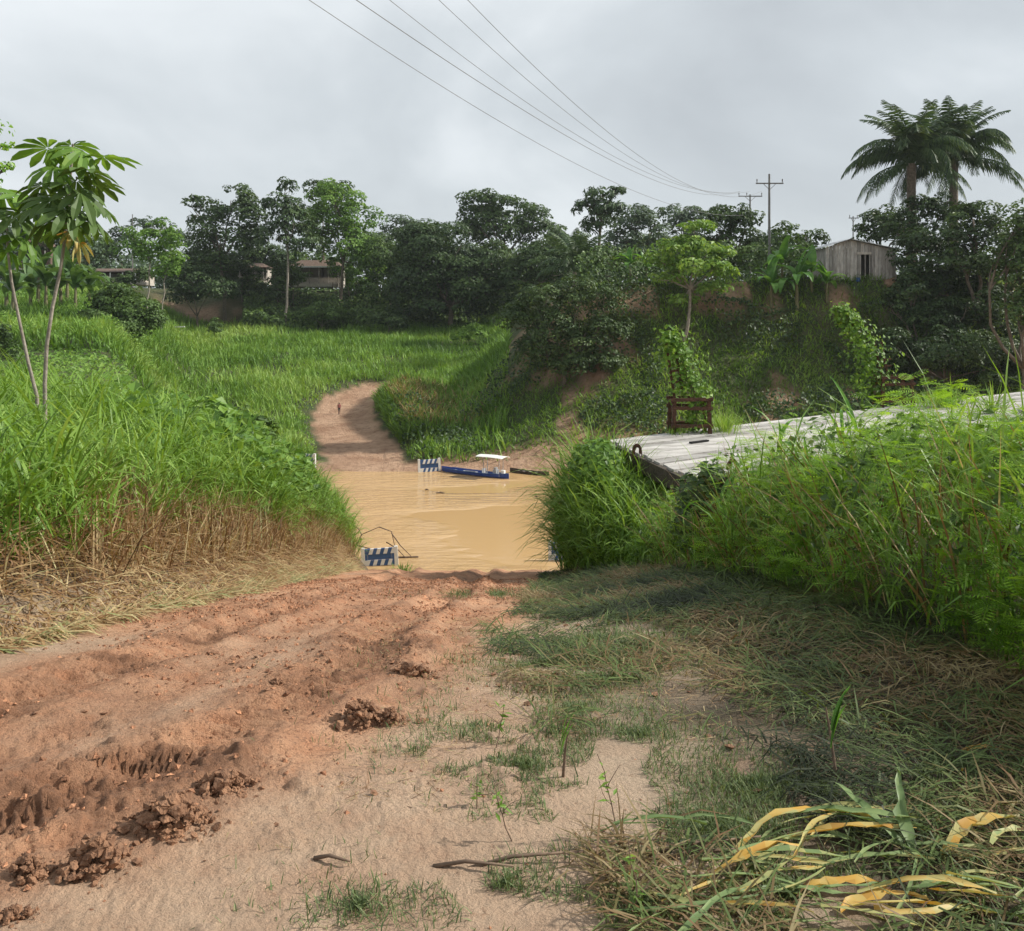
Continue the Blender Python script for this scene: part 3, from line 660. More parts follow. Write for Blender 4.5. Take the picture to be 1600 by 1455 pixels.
# straw bits strewn over the sand
n = 9000; y = U(1.8, 7.5, n); x = xr(y) + rng.normal(size=n) * .55 + .1; m_ = fbm(x * 2.2, y * 2.2, 3, 331) > .47; x = x[m_]; y = y[m_]; n = len(x)
g = Geo(); blades(np.stack([x, y, gz(x, y) + .008], 1), U(.02, .13, n), U(.0015, .004, n), U(0, 6.28, n), U(-.05, .25, n), U(0, .4, n), np.clip(.45 + .28 * rng.normal(size=n), 0, 1), g, 1)
stuff(g.obj('straw_bits', M['straw']), 'loose bits of straw strewn over the pale sand', 'straw')
# continuous wood on the skyline far behind
n = 15000; y = U(206, 240, n); x = U(-.62, .40, n) * y; hh = 4.5 + 9.5 * fbm(x * .055, y * .02, 4, 341, .6) ** 1.3 * 1.35
hh = hh * (1 - .3 * ss(-55, -75, x)); g = Geo(); fz = U(0, 1, n) ** .75
leaves(np.stack([x, y, gz(x, y) + hh * fz], 1), rng.normal(size=(n, 3)) * .6 + A([.3, -.5, .7]), U(.8, 1.7, n), U(.6, 1.2, n), np.clip(.1 + .45 * fz + .35 * (fbm(x * .12, y * .1, 3, 343) - .5) + .16 * rng.normal(size=n), 0, 1), g)
stuff(g.obj('far_wood', M['pale']), 'distant wood closing the skyline behind the trees', 'wood')
# scrub along the top edge of the right bank
n = 9000; y = U(101, 116, n); x = U(8, 80, n); pt = fbm(x * .2, y * .2, 3, 345); m_ = (pt > .40) & ~((x > 33) & (x < 45) & (y < 108)); x = x[m_]; y = y[m_]; pt = pt[m_]; n = len(x)
g = Geo(); leaves(np.stack([x, y, gz(x, y) + U(0, 1, n) ** .7 * (1.0 + 3.6 * ss(.4, .62, pt))], 1), rng.normal(size=(n, 3)) * .6 + A([.3, -.5, .7]), U(.3, .65, n), U(.2, .45, n), np.clip(.42 + .2 * rng.normal(size=n), 0, 1), g)
stuff(g.obj('bank_scrub', M['mid']), 'green scrub along the top edge of the right bank', 'scrub')

# broken shards of mud thrown up along the ruts
n = 60000; y = np.sqrt(U(2.0 ** 2, 15 ** 2, n)); x = U(-4.2, .9, n); m_ = (x > xl(y) + .05) & (x < xr(y) + .25); x = x[m_]; y = y[m_]
mh_, c1_, c2_ = micro(x, y); m_ = U(0, 1, len(x)) < .05 + .95 * np.clip(c2_ * 1.3 + .35 * c1_, 0, 1) * ss(.38, .55, fbm(x * 2.5, y * 2.5, 3, 351)); x = x[m_][:26000]; y = y[m_][:26000]; mh_ = mh_[m_][:26000]; n = len(x)
sv = A([[1, .1, 0], [-.1, .8, 0], [-.9, -.1, 0], [.2, -.9, 0], [.1, .15, .75]]); st_ = A([[0, 1, 4], [1, 2, 4], [2, 3, 4], [3, 0, 4]])
sz = (.004 + .016 * U(0, 1, n) ** 2.5) * (.8 + .05 * y)
V = np.einsum('nij,mj->nmi', rots(U(0, 6.28, n), U(-.5, .5, n), U(-.5, .5, n)), sv) * U(.6, 1.4, (n, 5))[:, :, None] * sz[:, None, None] + np.stack([x, y, gz(x, y) + mh_ - sz * .1], 1)[:, None]
g = Geo(); g.add(V.reshape(-1, 3), None, (st_[None] + (np.arange(n) * 5)[:, None, None]).reshape(-1, 3), np.clip(.5 + .3 * rng.normal(size=n), 0, 1))
stuff(g.obj('mud_shards', M['red_mud']), 'broken shards of red mud thrown up along the wheel ruts', 'mud')
# ------------------------------------------------------------------ trees
def sphere_pts(n):
    v = rng.normal(size=(n, 3)); return v / np.linalg.norm(v, axis=1)[:, None]
def crown(lobes, leaf, geo, cover=1.0, up=.55, droop=0.0, long_=.6, tint=.45, gap=.0):
    for (c, r) in lobes:
        c = A(c, float); r = A(r, float); rm = float(np.mean(r))
        m_ = max(8, int(13 + 2.6 * rm / (leaf * 2)))
        dirs = sphere_pts(m_ * 2); dirs = dirs[dirs[:, 2] > -.65][:m_]
        cl = c + dirs * r * U(.62, .95, len(dirs))[:, None]
        for cc, dd in zip(cl, dirs):
            cr = rm * U(.22, .52)
            if U(0, 1) < gap: continue
            n = int(max(14, cover * 9.6 * cr * cr / (leaf * leaf * long_)))
            v = sphere_pts(n); v[:, 2] = np.abs(v[:, 2]) * np.where(U(0, 1, n) < .75, 1, -1)
            p = cc + v * A([1.15, 1.15, .72]) * cr * (U(.55, 1.0, n) ** .5)[:, None]
            nn = v * .8 + dd * .5 + A([0, 0, up]) + rng.normal(size=(n, 3)) * .45
            td = None
            if droop: td = v * .5 + A([0, 0, -droop]) + rng.normal(size=(n, 3)) * .35
            s_ = leaf * U(.6, 1.3, n)
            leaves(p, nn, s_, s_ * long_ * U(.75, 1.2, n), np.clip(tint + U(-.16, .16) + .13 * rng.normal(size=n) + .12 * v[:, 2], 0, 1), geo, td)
def limb(a, b, r0, r1, geo, k=6, bend=.12, n=6):
    a = A(a, float); b = A(b, float); t = np.linspace(0, 1, k)[:, None]; l_ = np.linalg.norm(b - a)
    p = a + (b - a) * t + np.sin(t * math.pi) * rng.normal(size=3) * l_ * bend * .5 + rng.normal(size=(k, 3)) * l_ * .012 * (t > 0)
    geo.add(*tube(p, np.linspace(r0, r1, k), n)); return p
def tree(name, label, lob, d, trunk_px, mat='dark', bark='bark', leaf=.7, tr=.28, group=None, cat='tree', cover=1.0, base=None, dd=None, droop=0., long_=.6, tint=.45, up=.55, gap=0., fork=.45):
    """lob: lobes as (px, py, half width px, half height px) seen at distance d"""
    bx = (trunk_px - 800) / FPX * d; bz = float(gz(bx, d)) if base is None else base
    B = Vector((bx, d, bz - .15)); root = thing(name, label, cat, B, 0, group)
    k = d / FPX; L_ = []
    for i, (px, py, rx, ry) in enumerate(lob):
        off = 0 if dd is None else dd[i]
        w = P(px, py, d + off); L_.append((A(w) - A(B), A([rx * k, rx * k * .9, ry * k])))
    gt = Geo(); cz = np.mean([c[2] for c, r in L_]); ax = np.mean([c[0] for c, r in L_])
    top = A([ax * .6, 0, max(cz * fork + .5, .6)])
    limb((0, 0, 0), top, tr, tr * .75, gt, 7, .06, 8)
    for c, r in L_:
        p = limb(top, c, tr * .6, tr * .22, gt, 6, .15)
        for q in range(3):
            limb(p[3 + q % 2], c + sphere_pts(1)[0] * r * .7, tr * .28, tr * .08, gt, 5, .15, 5)
    gt.obj('trunk', M[bark], root, True)
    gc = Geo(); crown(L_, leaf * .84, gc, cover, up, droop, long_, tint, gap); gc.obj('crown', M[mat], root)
    return root
FT = 'trees along the far bank'
tree('broadleaf_tree', 'dark airy tree with a layered crown, farthest left of the tall group', [(320, 335, 34, 26), (362, 312, 36, 28), (345, 375, 50, 34), (388, 355, 30, 40), (300, 320, 18, 14), (330, 420, 45, 30)], 172, 352, 'dark', tr=.35, leaf=.8, gap=.12, group=FT, fork=.6)
tree('slender_tree', 'slender pointed tree with a tall bare pale trunk in front of the house', [(447, 292, 17, 15), (440, 325, 30, 24), (460, 350, 36, 26), (430, 365, 30, 26), (475, 385, 26, 20)], 168, 447, 'palm', 'pale_bark', tr=.26, leaf=.8, droop=1.0, group=FT, fork=.72, tint=.5)
tree('broadleaf_tree', 'bright green spreading tree right of the slender pale trunk', [(525, 320, 42, 30), (560, 350, 34, 34), (505, 355, 34, 34), (540, 385, 46, 34), (572, 415, 28, 26), (520, 300, 28, 18)], 176, 533, 'bright', tr=.34, leaf=.75, group=FT, tint=.42, fork=.55)
tree('broadleaf_tree', 'dark tree top showing behind the bright green tree', [(505, 300, 30, 20), (530, 296, 22, 14), (480, 330, 24, 26)], 192, 505, 'dark', tr=.3, leaf=.8, group=FT)
tree('broadleaf_tree', 'mid green tree between the house and the big dark crown', [(600, 405, 32, 34), (625, 440, 28, 30), (590, 452, 26, 26), (640, 395, 22, 24)], 172, 605, 'mid', tr=.25, leaf=.7, group=FT, tint=.4)
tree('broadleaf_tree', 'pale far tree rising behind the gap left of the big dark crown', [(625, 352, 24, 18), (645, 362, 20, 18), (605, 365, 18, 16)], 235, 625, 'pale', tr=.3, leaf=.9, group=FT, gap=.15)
tree('broadleaf_tree', 'huge dense dark round tree in the middle of the far bank', [(690, 390, 62, 44), (660, 440, 48, 46), (735, 430, 56, 52), (700, 470, 60, 38), (770, 410, 44, 42), (655, 380, 36, 28), (640, 478, 30, 30), (790, 450, 34, 40)], 166, 705, 'dark', tr=.55, leaf=.75, cover=1.1, group=FT, tint=.42, fork=.4)
tree('broadleaf_tree', 'tall dark olive tree rising behind the huge round one', [(752, 320, 34, 22), (790, 330, 36, 26), (832, 345, 36, 28), (770, 360, 50, 32), (850, 375, 34, 32), (735, 345, 22, 26)], 188, 790, 'mid', tr=.4, leaf=.8, group=FT, tint=.28)
tree('broadleaf_tree', 'dark low tree right of the huge round one, behind the palm', [(840, 410, 40, 34), (875, 420, 34, 34), (815, 440, 30, 36)], 160, 845, 'dark', tr=.3, leaf=.7, group=FT, tint=.5)
tree('tiered_tree', 'dark tree with a spiky tiered crown left of the wires', [(940, 305, 26, 14), (925, 325, 32, 14), (955, 330, 32, 16), (940, 350, 34, 16), (965, 300, 14, 9), (915, 318, 16, 8)], 150, 937, 'palm', 'bark', tr=.3, leaf=1.25, long_=.28, droop=.35, group=FT, fork=.8)
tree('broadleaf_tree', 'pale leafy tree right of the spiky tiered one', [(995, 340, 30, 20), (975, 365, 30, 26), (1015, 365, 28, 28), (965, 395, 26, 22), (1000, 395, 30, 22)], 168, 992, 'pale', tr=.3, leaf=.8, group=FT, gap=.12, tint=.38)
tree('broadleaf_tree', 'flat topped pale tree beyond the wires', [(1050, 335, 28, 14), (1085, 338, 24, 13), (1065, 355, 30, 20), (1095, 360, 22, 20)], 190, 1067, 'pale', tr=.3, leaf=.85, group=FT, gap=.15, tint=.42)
tree('broadleaf_tree', 'round dark tree left of the near power pole', [(1140, 335, 36, 26), (1165, 355, 30, 28), (1120, 365, 30, 28), (1150, 385, 40, 26)], 128, 1145, 'dark', tr=.35, leaf=.62, group=FT, tint=.45)
tree('broadleaf_tree', 'olive green tree behind the banana plants', [(1225, 370, 32, 20), (1262, 378, 28, 18), (1200, 390, 26, 20), (1245, 395, 36, 18)], 118, 1230, 'mid', tr=.25, leaf=.6, group=FT, tint=.3)
tree('broadleaf_tree', 'low bushy tree right of the dark round one, by the power poles', [(1110, 400, 40, 22), (1170, 405, 36, 20), (1060, 405, 30, 22)], 112, 1120, 'mid', tr=.2, leaf=.55, group=FT, tint=.35)
tree('broadleaf_tree', 'green bushy tree left of the umbrella shaped sapling', [(950, 410, 34, 24), (985, 425, 28, 20), (925, 430, 24, 22)], 112, 950, 'mid', tr=.2, leaf=.55, group=FT, tint=.5)
tree('sapling_tree', 'bright green umbrella shaped sapling with a forked pale trunk on the right slope', [(1085, 355, 30, 9), (1060, 385, 40, 14), (1105, 392, 34, 13), (1030, 405, 30, 14), (1085, 420, 52, 16), (1130, 425, 22, 15), (1045, 435, 32, 13), (1110, 455, 28, 12), (1065, 470, 24, 8), (1135, 395, 16, 10)], 94.5, 1068, 'bright', 'pale_bark', tr=.19, leaf=.72, long_=.5, cover=.95, tint=.66, gap=.08, fork=.62, cat='sapling')
tree('shrub', 'dark dense bush on the slope above the boats', [(850, 468, 40, 24), (900, 458, 36, 22), (945, 470, 34, 22), (815, 500, 34, 26), (860, 510, 46, 34), (915, 520, 50, 40), (960, 515, 28, 30), (840, 555, 40, 28), (895, 570, 44, 26), (940, 565, 32, 26)], 91, 880, 'dark', tr=.22, leaf=.42, cover=.9, tint=.52, cat='bush', fork=.3)
RT = 'dark trees on the right bank'
tree('broadleaf_tree', 'shadowy dark tree just right of the plank shack', [(1440, 400, 44, 40), (1425, 450, 40, 40), (1470, 460, 48, 50), (1440, 500, 50, 36), (1405, 490, 24, 30)], 97, 1445, 'dark', tr=.35, leaf=.5, tint=.33, group=RT, fork=.3)
tree('broadleaf_tree', 'tall dark tree under the right half of the palm crowns', [(1520, 345, 44, 32), (1545, 400, 52, 48), (1500, 400, 40, 44), (1530, 470, 58, 54), (1560, 530, 50, 44)], 93, 1530, 'dark', tr=.4, leaf=.5, tint=.36, group=RT, fork=.3)
tree('broadleaf_tree', 'lighter green tree at the right edge of the picture', [(1595, 345, 40, 36), (1580, 400, 34, 40), (1610, 430, 44, 50), (1590, 490, 34, 50), (1625, 380, 40, 50)], 84, 1600, 'mid', tr=.3, leaf=.48, tint=.42, group=RT, fork=.3)
tree('broadleaf_tree', 'dark tree behind the roof of the plank shack', [(1365, 350, 26, 22), (1390, 345, 24, 26), (1350, 370, 24, 18), (1400, 370, 26, 28)], 118, 1378, 'dark', tr=.25, leaf=.6, tint=.5, group=RT)
tree('shrub', 'dark bush at the foot of the right bank below the trees', [(1490, 545, 60, 36), (1430, 560, 48, 30), (1560, 575, 60, 34), (1400, 540, 30, 26)], 88, 1480, 'dark', tr=.15, leaf=.42, tint=.38, cat='bush', fork=.2)

BK = 'far trees filling the skyline'
for i, (px, top, w, h, d, mt, lb) in enumerate((
    (40, 350, 40, 34, 210, 'pale', 'far tree at the left edge behind the saplings'), (150, 372, 34, 24, 215, 'mid', 'low far tree right of the big leaved saplings'), (300, 385, 40, 40, 200, 'dark', 'dark tree filling in below the layered crown'), (400, 370, 40, 44, 200, 'dark', 'dark tree behind the gap between layered and slender tree'),
    (470, 395, 44, 26, 205, 'mid', 'tree behind the roof of the brown house'), (590, 365, 34, 36, 205, 'mid', 'olive tree behind the mid green one'), (665, 350, 40, 34, 215, 'pale', 'pale tree left behind the huge round crown'), (880, 355, 34, 40, 205, 'pale', 'pale tree behind the short dark palm'),
    (920, 385, 46, 40, 178, 'dark', 'dark tree under the spiky tiered crown'), (1010, 370, 46, 38, 180, 'mid', 'green tree below the pale leafy one'), (1075, 372, 44, 34, 175, 'mid', 'olive tree below the flat topped pale one'), (1190, 372, 36, 30, 150, 'mid', 'tree behind the two power poles'), (1270, 388, 34, 22, 140, 'dark', 'dark tree left behind the shack roof'))):
    tree('broadleaf_tree', lb, [(px, top + h * .5, w, h * .5), (px - w * .55, top + h * .95, w * .7, h * .5), (px + w * .55, top + h * .9, w * .7, h * .5), (px, top + h * 1.4, w * 1.1, h * .5)], d, px, mt, tr=.3, leaf=.85 * d / 190, tint=U(.32, .5), group=BK, cover=.9)
tree('broadleaf_tree', 'dark tree filling the space under the two palms', [(1432, 330, 30, 24), (1470, 328, 30, 24), (1500, 335, 26, 22), (1410, 362, 30, 26), (1455, 375, 40, 28)], 101, 1455, 'dark', tr=.3, leaf=.5, tint=.4, group=RT, fork=.3)
tree('broadleaf_tree', 'dark tree in the shade below the shack', [(1420, 455, 30, 24), (1395, 475, 24, 20), (1450, 500, 34, 30), (1500, 500, 40, 36)], 91.5, 1430, 'dark', tr=.2, leaf=.45, tint=.35, group=RT, fork=.3)
# left side
tree('shrub', 'rounded dark green bush at the edge of the field on the left', [(185, 470, 36, 28), (215, 490, 36, 30), (160, 490, 34, 30), (190, 505, 56, 22), (232, 505, 26, 24)], 99, 190, 'mid', tr=.16, leaf=.42, tint=.38, cat='bush', fork=.25)
tree('young_tree', 'thin young tree with two pale stems left of the tall group', [(225, 372, 30, 20), (250, 360, 24, 18), (205, 392, 26, 16), (240, 398, 32, 16), (262, 385, 20, 16)], 140, 228, 'bright', 'pale_bark', tr=.14, leaf=.6, tint=.45, gap=.1, cover=.8, fork=.75)
tree('young_tree', 'thin leaning young tree beside the two stemmed one', [(268, 405, 20, 16), (258, 422, 22, 13), (275, 380, 16, 14)], 138, 252, 'bright', 'pale_bark', tr=.12, leaf=.55, tint=.5, gap=.1, fork=.75)
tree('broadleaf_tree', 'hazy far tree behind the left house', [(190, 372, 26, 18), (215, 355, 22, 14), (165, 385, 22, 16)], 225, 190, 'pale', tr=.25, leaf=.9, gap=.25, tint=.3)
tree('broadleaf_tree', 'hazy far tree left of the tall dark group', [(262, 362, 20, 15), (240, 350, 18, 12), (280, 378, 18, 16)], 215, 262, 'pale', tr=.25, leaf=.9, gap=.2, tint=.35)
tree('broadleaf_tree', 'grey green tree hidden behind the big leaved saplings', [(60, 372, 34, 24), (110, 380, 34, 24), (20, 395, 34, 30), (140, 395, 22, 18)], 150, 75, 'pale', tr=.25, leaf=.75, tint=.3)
tree('broadleaf_tree', 'dark tree on the bank left of the brown house', [(300, 440, 40, 24), (335, 450, 40, 18), (285, 460, 26, 20)], 165, 310, 'dark', tr=.25, leaf=.6, tint=.35, fork=.3)
tree('shrub', 'small dark bush standing alone at the back of the field', [(337, 508, 11, 13), (332, 515, 13, 8)], 152, 336, 'mid', tr=.08, leaf=.4, tint=.4, cat='bush', fork=.3)
tree('shrub', 'dark bush cut by the left edge of the picture', [(0, 520, 16, 18), (8, 550, 18, 20), (-20, 530, 20, 26)], 70, 0, 'dark', tr=.08, leaf=.32, tint=.5, cat='bush', fork=.3)
tree('shrub', 'dark vine covered stump in front of the brown house', [(435, 410, 14, 18), (432, 435, 16, 18), (440, 455, 18, 14), (425, 460, 14, 12)], 174, 435, 'dark', tr=.3, leaf=.5, tint=.4, cat='bush', fork=.4)
tree('shrub', 'green bush at the foot of the far bank right of the pale trunk', [(500, 485, 26, 12), (525, 495, 24, 12), (480, 492, 18, 10)], 163, 505, 'mid', tr=.1, leaf=.55, tint=.5, cat='bush', fork=.3)
tree('shrub', 'dark bush at the field edge below the mid green tree', [(600, 500, 24, 13), (622, 505, 18, 10)], 160, 605, 'dark', tr=.1, leaf=.5, tint=.5, cat='bush', fork=.3)
tree('shrub', 'light green bush in the field beside the dark bush', [(740, 520, 22, 13), (720, 525, 16, 9)], 146, 735, 'bright', tr=.08, leaf=.5, tint=.5, cat='bush', fork=.3)
tree('shrub', 'leafy bush hiding the left part of the pale house', [(130, 428, 22, 14), (150, 436, 22, 12), (112, 436, 18, 12)], 160, 132, 'mid', tr=.12, leaf=.6, tint=.4, cat='bush', fork=.3)
tree('shrub', 'dark bush in front of the right end of the pale house', [(200, 436, 16, 12), (218, 430, 18, 14), (185, 442, 16, 9)], 158, 204, 'dark', tr=.12, leaf=.6, tint=.5, cat='bush', fork=.3)
tree('shrub', 'dark bush below the open sided shed', [(385, 448, 26, 12), (360, 452, 22, 11), (408, 452, 18, 13)], 180, 385, 'dark', tr=.12, leaf=.6, tint=.5, cat='bush', fork=.3)
tree('shrub', 'drooping green shrub over the right end of the brown house', [(540, 425, 22, 18), (560, 440, 20, 16), (525, 410, 16, 9)], 179, 548, 'bright', tr=.12, leaf=.6, tint=.35, cat='bush', fork=.5)
tree('shrub', 'broad leaved green bush on the crest of the left bank', [(318, 648, 34, 18), (362, 655, 34, 20), (405, 672, 30, 20), (345, 675, 44, 20), (395, 700, 26, 18)], 18.5, 360, 'mid', tr=.02, leaf=.17, tint=.5, cat='bush', fork=.3, cover=.75, long_=.75)
tree('broadleaf_tree', 'leafy tree screening the left end of the brown house', [(455, 420, 18, 16), (470, 432, 16, 14), (448, 440, 16, 12)], 178, 458, 'mid', tr=.15, leaf=.6, tint=.4, fork=.4)
tree('broadleaf_tree', 'dark leafy tree screening the open sided shed', [(375, 420, 20, 16), (395, 430, 18, 14), (360, 432, 16, 14)], 178, 378, 'dark', tr=.15, leaf=.6, tint=.5, fork=.4)
# overhanging tree at the left edge (yellow-green sprays)
tree('overhanging_tree', 'yellow green leafy branches entering at the left edge above the saplings', [(-12, 225, 26, 26), (-5, 258, 24, 18), (-60, 200, 60, 60), (-70, 280, 60, 60)], 12, -230, 'banana', 'bark', tr=.12, leaf=.085, cover=.16, tint=.85, gap=.35, fork=.6)

# ------------------------------------------------------------------ palms
def frond_mesh(name, L_, e0, curl, nl=20, ll=.9, hang=.6, w=.07):
    g = Geo(); k = 9; s_ = np.linspace(0, 1, k); ang = e0 - curl * s_ ** 1.3
    pts = [A([0, 0, 0.])]
    for i in range(1, k): pts.append(pts[-1] + L_ / (k - 1) * A([math.cos(ang[i]), 0, math.sin(ang[i])]))
    pts = A(pts); g.add(*tube(pts, np.linspace(.06, .015, k), 4), tint=.5)
    t = np.linspace(.16, 1, nl); q = np.stack([I(t, s_, pts[:, i]) for i in range(3)], 1); fa = I(t, s_, ang)
    for sg in (-1, 1):
        ln = ll * np.sin(math.pi * (.12 + .80 * t)) * U(.8, 1.1, nl)
        dv = np.stack([np.cos(fa) * .55, sg * np.full(nl, .75), np.sin(fa) * .55 - hang * U(.5, 1.3, nl)], 1)
        dv /= np.linalg.norm(dv, axis=1)[:, None]
        mid = q + dv * ln[:, None] * .5; tip = q + dv * ln[:, None] + A([0, 0, -1]) * (hang * .4 * ln)[:, None]
        fw = np.stack([np.cos(fa), 0 * fa, np.sin(fa)], 1) * w
        V = np.stack([q - fw * .5, q + fw * .5, mid + fw * .6, tip, mid - fw * .6], 1).reshape(-1, 3); b_ = np.arange(nl)[:, None] * 5
        g.add(V, b_ + A([0, 1, 2, 4]), b_ + A([4, 2, 3]), np.clip(.45 + .2 * rng.normal(size=nl), 0, 1))
    return g.mesh(name, M['palm'])
FR = {(s_, c_): frond_mesh('frond', 5.6 * s_, e0, cu, 34, 1.1 * s_, hg, .085 * s_) for s_ in (1.0,) for c_, (e0, cu, hg) in enumerate([(1.42, 2.1, .55), (1.12, 2.1, .7), (.72, 1.8, .85), (.05, 1.15, .9), (1.45, 1.15, .4)])}
def palm(name, label, px, crown_py, d, n, scale, kinds, tr=.32, group=None, lean=0.):
    c = P(px, crown_py, d); bx = c.x - lean; bz = float(gz(bx, d)) - .2
    root = thing(name, label, 'palm', (bx, d, bz), 0, group)
    g = Geo(); h = c.z - bz; k = 12; t = np.linspace(0, 1, k)
    g.add(*tube(np.stack([lean * t ** 1.5, 0 * t, h * t], 1), tr * (1.25 - .35 * t + .12 * (t > .85)), 8)); g.obj('trunk', M['bark'], root, True)
    for i in range(n):
        kd = kinds[i % len(kinds)]
        link('frond', FR[(1.0, kd)], root, (lean, 0, h - .1), (U(-.1, .1), U(-.12, .12), i * 2.399 + U(-.2, .2)), scale * U(.88, 1.1))
    return root
palm('oil_palm', 'big feathery palm behind the shack, left one of the pair', 1424, 256, 104, 56, 1.5, [0, 4, 2, 1, 3, 4, 1], .5, 'pair of big palms')
palm('oil_palm', 'big feathery palm behind the shack, right one of the pair', 1490, 250, 108, 56, 1.5, [0, 4, 2, 1, 3, 4, 1], .5, 'pair of big palms')
palm('palm_tree', 'dark short palm with upright fronds right of the huge round tree', 898, 425, 132, 19, 1.35, [4, 0, 4, 1, 4, 2], .3)

# ------------------------------------------------------------------ banana plants
def banana_leaf(name, L_, w, e0, curl):
    g = Geo(); k = 8; s_ = np.linspace(0, 1, k); ang = e0 - curl * s_ ** 1.4; pts = [A([0, 0, 0.])]
    for i in range(1, k): pts.append(pts[-1] + L_ / (k - 1) * A([math.cos(ang[i]), 0, math.sin(ang[i])]))
    pts = A(pts); ww = w * np.sin(math.pi * np.clip(.06 + .92 * s_, 0, 1)) ** .7; ww[0] = .03
    nrm = np.stack([-np.sin(ang), 0 * ang, np.cos(ang)], 1)
    Lf = pts + A([0, 1, 0]) * ww[:, None] * .5 + nrm * (ww * .12)[:, None] + rng.normal(size=(k, 3)) * .02 * L_ * .3
    Rt = pts - A([0, 1, 0]) * ww[:, None] * .5 + nrm * (ww * .12)[:, None] + rng.normal(size=(k, 3)) * .02 * L_ * .3
    V = np.stack([Lf, pts, Rt], 1).reshape(-1, 3); i = np.arange(k - 1)[:, None] * 3
    g.add(V, np.concatenate([i + A([0, 3, 4, 1]), i + A([1, 4, 5, 2])], 1).reshape(-1, 4), None, np.repeat(np.clip(.5 + .12 * rng.normal(size=k - 1), 0, 1), 2))
    return g
BL = [banana_leaf('leaf', 2.5, .66, e0, cu).mesh('leaf', M['banana']) for e0, cu in ((1.42, .55), (1.2, 1.9), (.95, 2.2), (1.3, 1.4), (.65, 2.0))]
BLD = [b_.copy() for b_ in BL]
for b_ in BLD: b_.materials[0] = M['banana_dark']
def banana(px, base_py, d, s_, label, group, n=9, BL=BL):
    bx = (px - 800) / FPX * d; bz = float(gz(bx, d)) if base_py is None else P(px, base_py, d).z
    bz = min(bz, float(gz(bx, d)) + .1)
    root = thing('banana_plant', label, 'banana plant', (bx, d, bz - .1), U(0, 6), group); h = 1.9 * s_
    g = Geo(); g.add(*tube([(0, 0, 0), (.02, 0, h * .5), (0, .02, h)], [.13 * s_, .11 * s_, .07 * s_], 7)); g.obj('stem', M['stem'], root, True)
    for i in range(n): link('leaf', BL[i % 5], root, (0, 0, h * U(.9, 1.02)), (U(-.15, .15), U(-.15, .15), i * 2.4 + U(-.3, .3)), s_ * U(.8, 1.1))
GB = 'banana plants by the shack'
for px, d, s_, lb in ((1245, 96.8, 1.75, 'tallest banana plant with one pale upright leaf, left of the shack'), (1205, 97.2, 1.35, 'leftmost banana plant of the clump on the right slope'), (1222, 99.2, 1.4, 'banana plant at the back of the clump left of the shack'), (1268, 98.4, 1.25, 'banana plant right of the tallest one in the clump'), (1292, 97.4, 1.15, 'banana plant right beside the corner of the shack')):
    banana(px, None, d, s_, lb, GB)
for px, d, s_, lb in ((985, 103, 1.2, 'taller banana plant half hidden at the slope top left of the sapling'), (1010, 102.5, 1.0, 'smaller banana plant right of the half hidden one by the sapling')): banana(px, None, d, s_, lb, 'banana plants left of the sapling', 7)
LBn = 'banana plants behind the saplings on the left'
for px, d, s_ in ((20, 104, 1.7), (48, 110, 1.9), (72, 106, 1.9), (95, 112, 2.0), (118, 107, 1.7), (140, 111, 1.6), (10, 116, 2.1), (60, 118, 2.2), (105, 119, 2.1)):
    banana(px, None, d, s_, 'dark banana plant in the grove behind the left saplings', LBn, 9, BLD)
# ------------------------------------------------------------------ big leaved saplings on the left bank
def palmate(name, s_, lobes=9, droop=.6):
    g = Geo()
    for i in range(lobes):
        a = (i - (lobes - 1) / 2) * (5.2 / lobes); ln = s_ * (1.0 - .3 * abs(i - (lobes - 1) / 2) / lobes * 2) * U(.92, 1.08); w = ln * .30
        d = A([math.cos(a), math.sin(a), 0]); sd_ = A([-math.sin(a), math.cos(a), 0]); pr = []
        for f, ww in ((.06, .10), (.35, .62), (.68, 1.0), (.90, .62), (1.0, .06)):
            c = d * ln * f * (1 - .12 * droop * f) + A([0, 0, -droop * ln * f * f * .75]); e_ = A([0, 0, .14 * w * ww])
            pr += [c + sd_ * w * ww * .5 + e_, c - e_ * .4, c - sd_ * w * ww * .5 + e_]
        k = A([[j * 3, j * 3 + 3, j * 3 + 4, j * 3 + 1] for j in range(4)] + [[j * 3 + 1, j * 3 + 4, j * 3 + 5, j * 3 + 2] for j in range(4)])
        g.add(A(pr), k, None, np.clip(.5 + .1 * rng.normal(size=8), 0, 1))
    g.add(*tube([(-.62 * s_, 0, -.42 * s_), (-.3 * s_, 0, -.13 * s_), (0, 0, 0)], [.007, .006, .005], 4), tint=.75)
    return g
CL = [palmate('leaf', .32, 9, dr).mesh('leaf', mt) for dr, mt in ((.3, M['bright']), (.55, M['mid']), (.8, M['bright']), (.6, M['mid']))]
CLY = palmate('leaf', .17, 7, 1.6).mesh('leaf', M['cut'])
def sapling(label, base, path, spots, dz=0):
    root = thing('big_leaved_sapling', label, 'sapling', base, 0, 'saplings on the left bank'); B = A(base)
    pts = [A([0, 0, 0])] + [A(P(*q)) - B for q in path]
    g = Geo(); g.add(*tube(pts, np.linspace(.024, .012, len(pts)), 7)); g.obj('stem', M['pale_bark'], root, True)
    top = A(pts)
    for i, (px, py, dd, sc_, k) in enumerate(spots):
        c = A(P(px, py, base[1] + dd)) - B
        j = np.argmin(np.linalg.norm(top - c, axis=1)); st = top[j]; v = c - st
        az = math.atan2(v[1], v[0]); link('leaf', CL[k % 4], root, c, (U(-.45, .45), U(-.25, .7), az + U(-.4, .4)), sc_)
    return root
d0 = 10.0
b0 = A(P(72, 640, d0)); b0[2] = float(gz(b0[0], b0[1]))
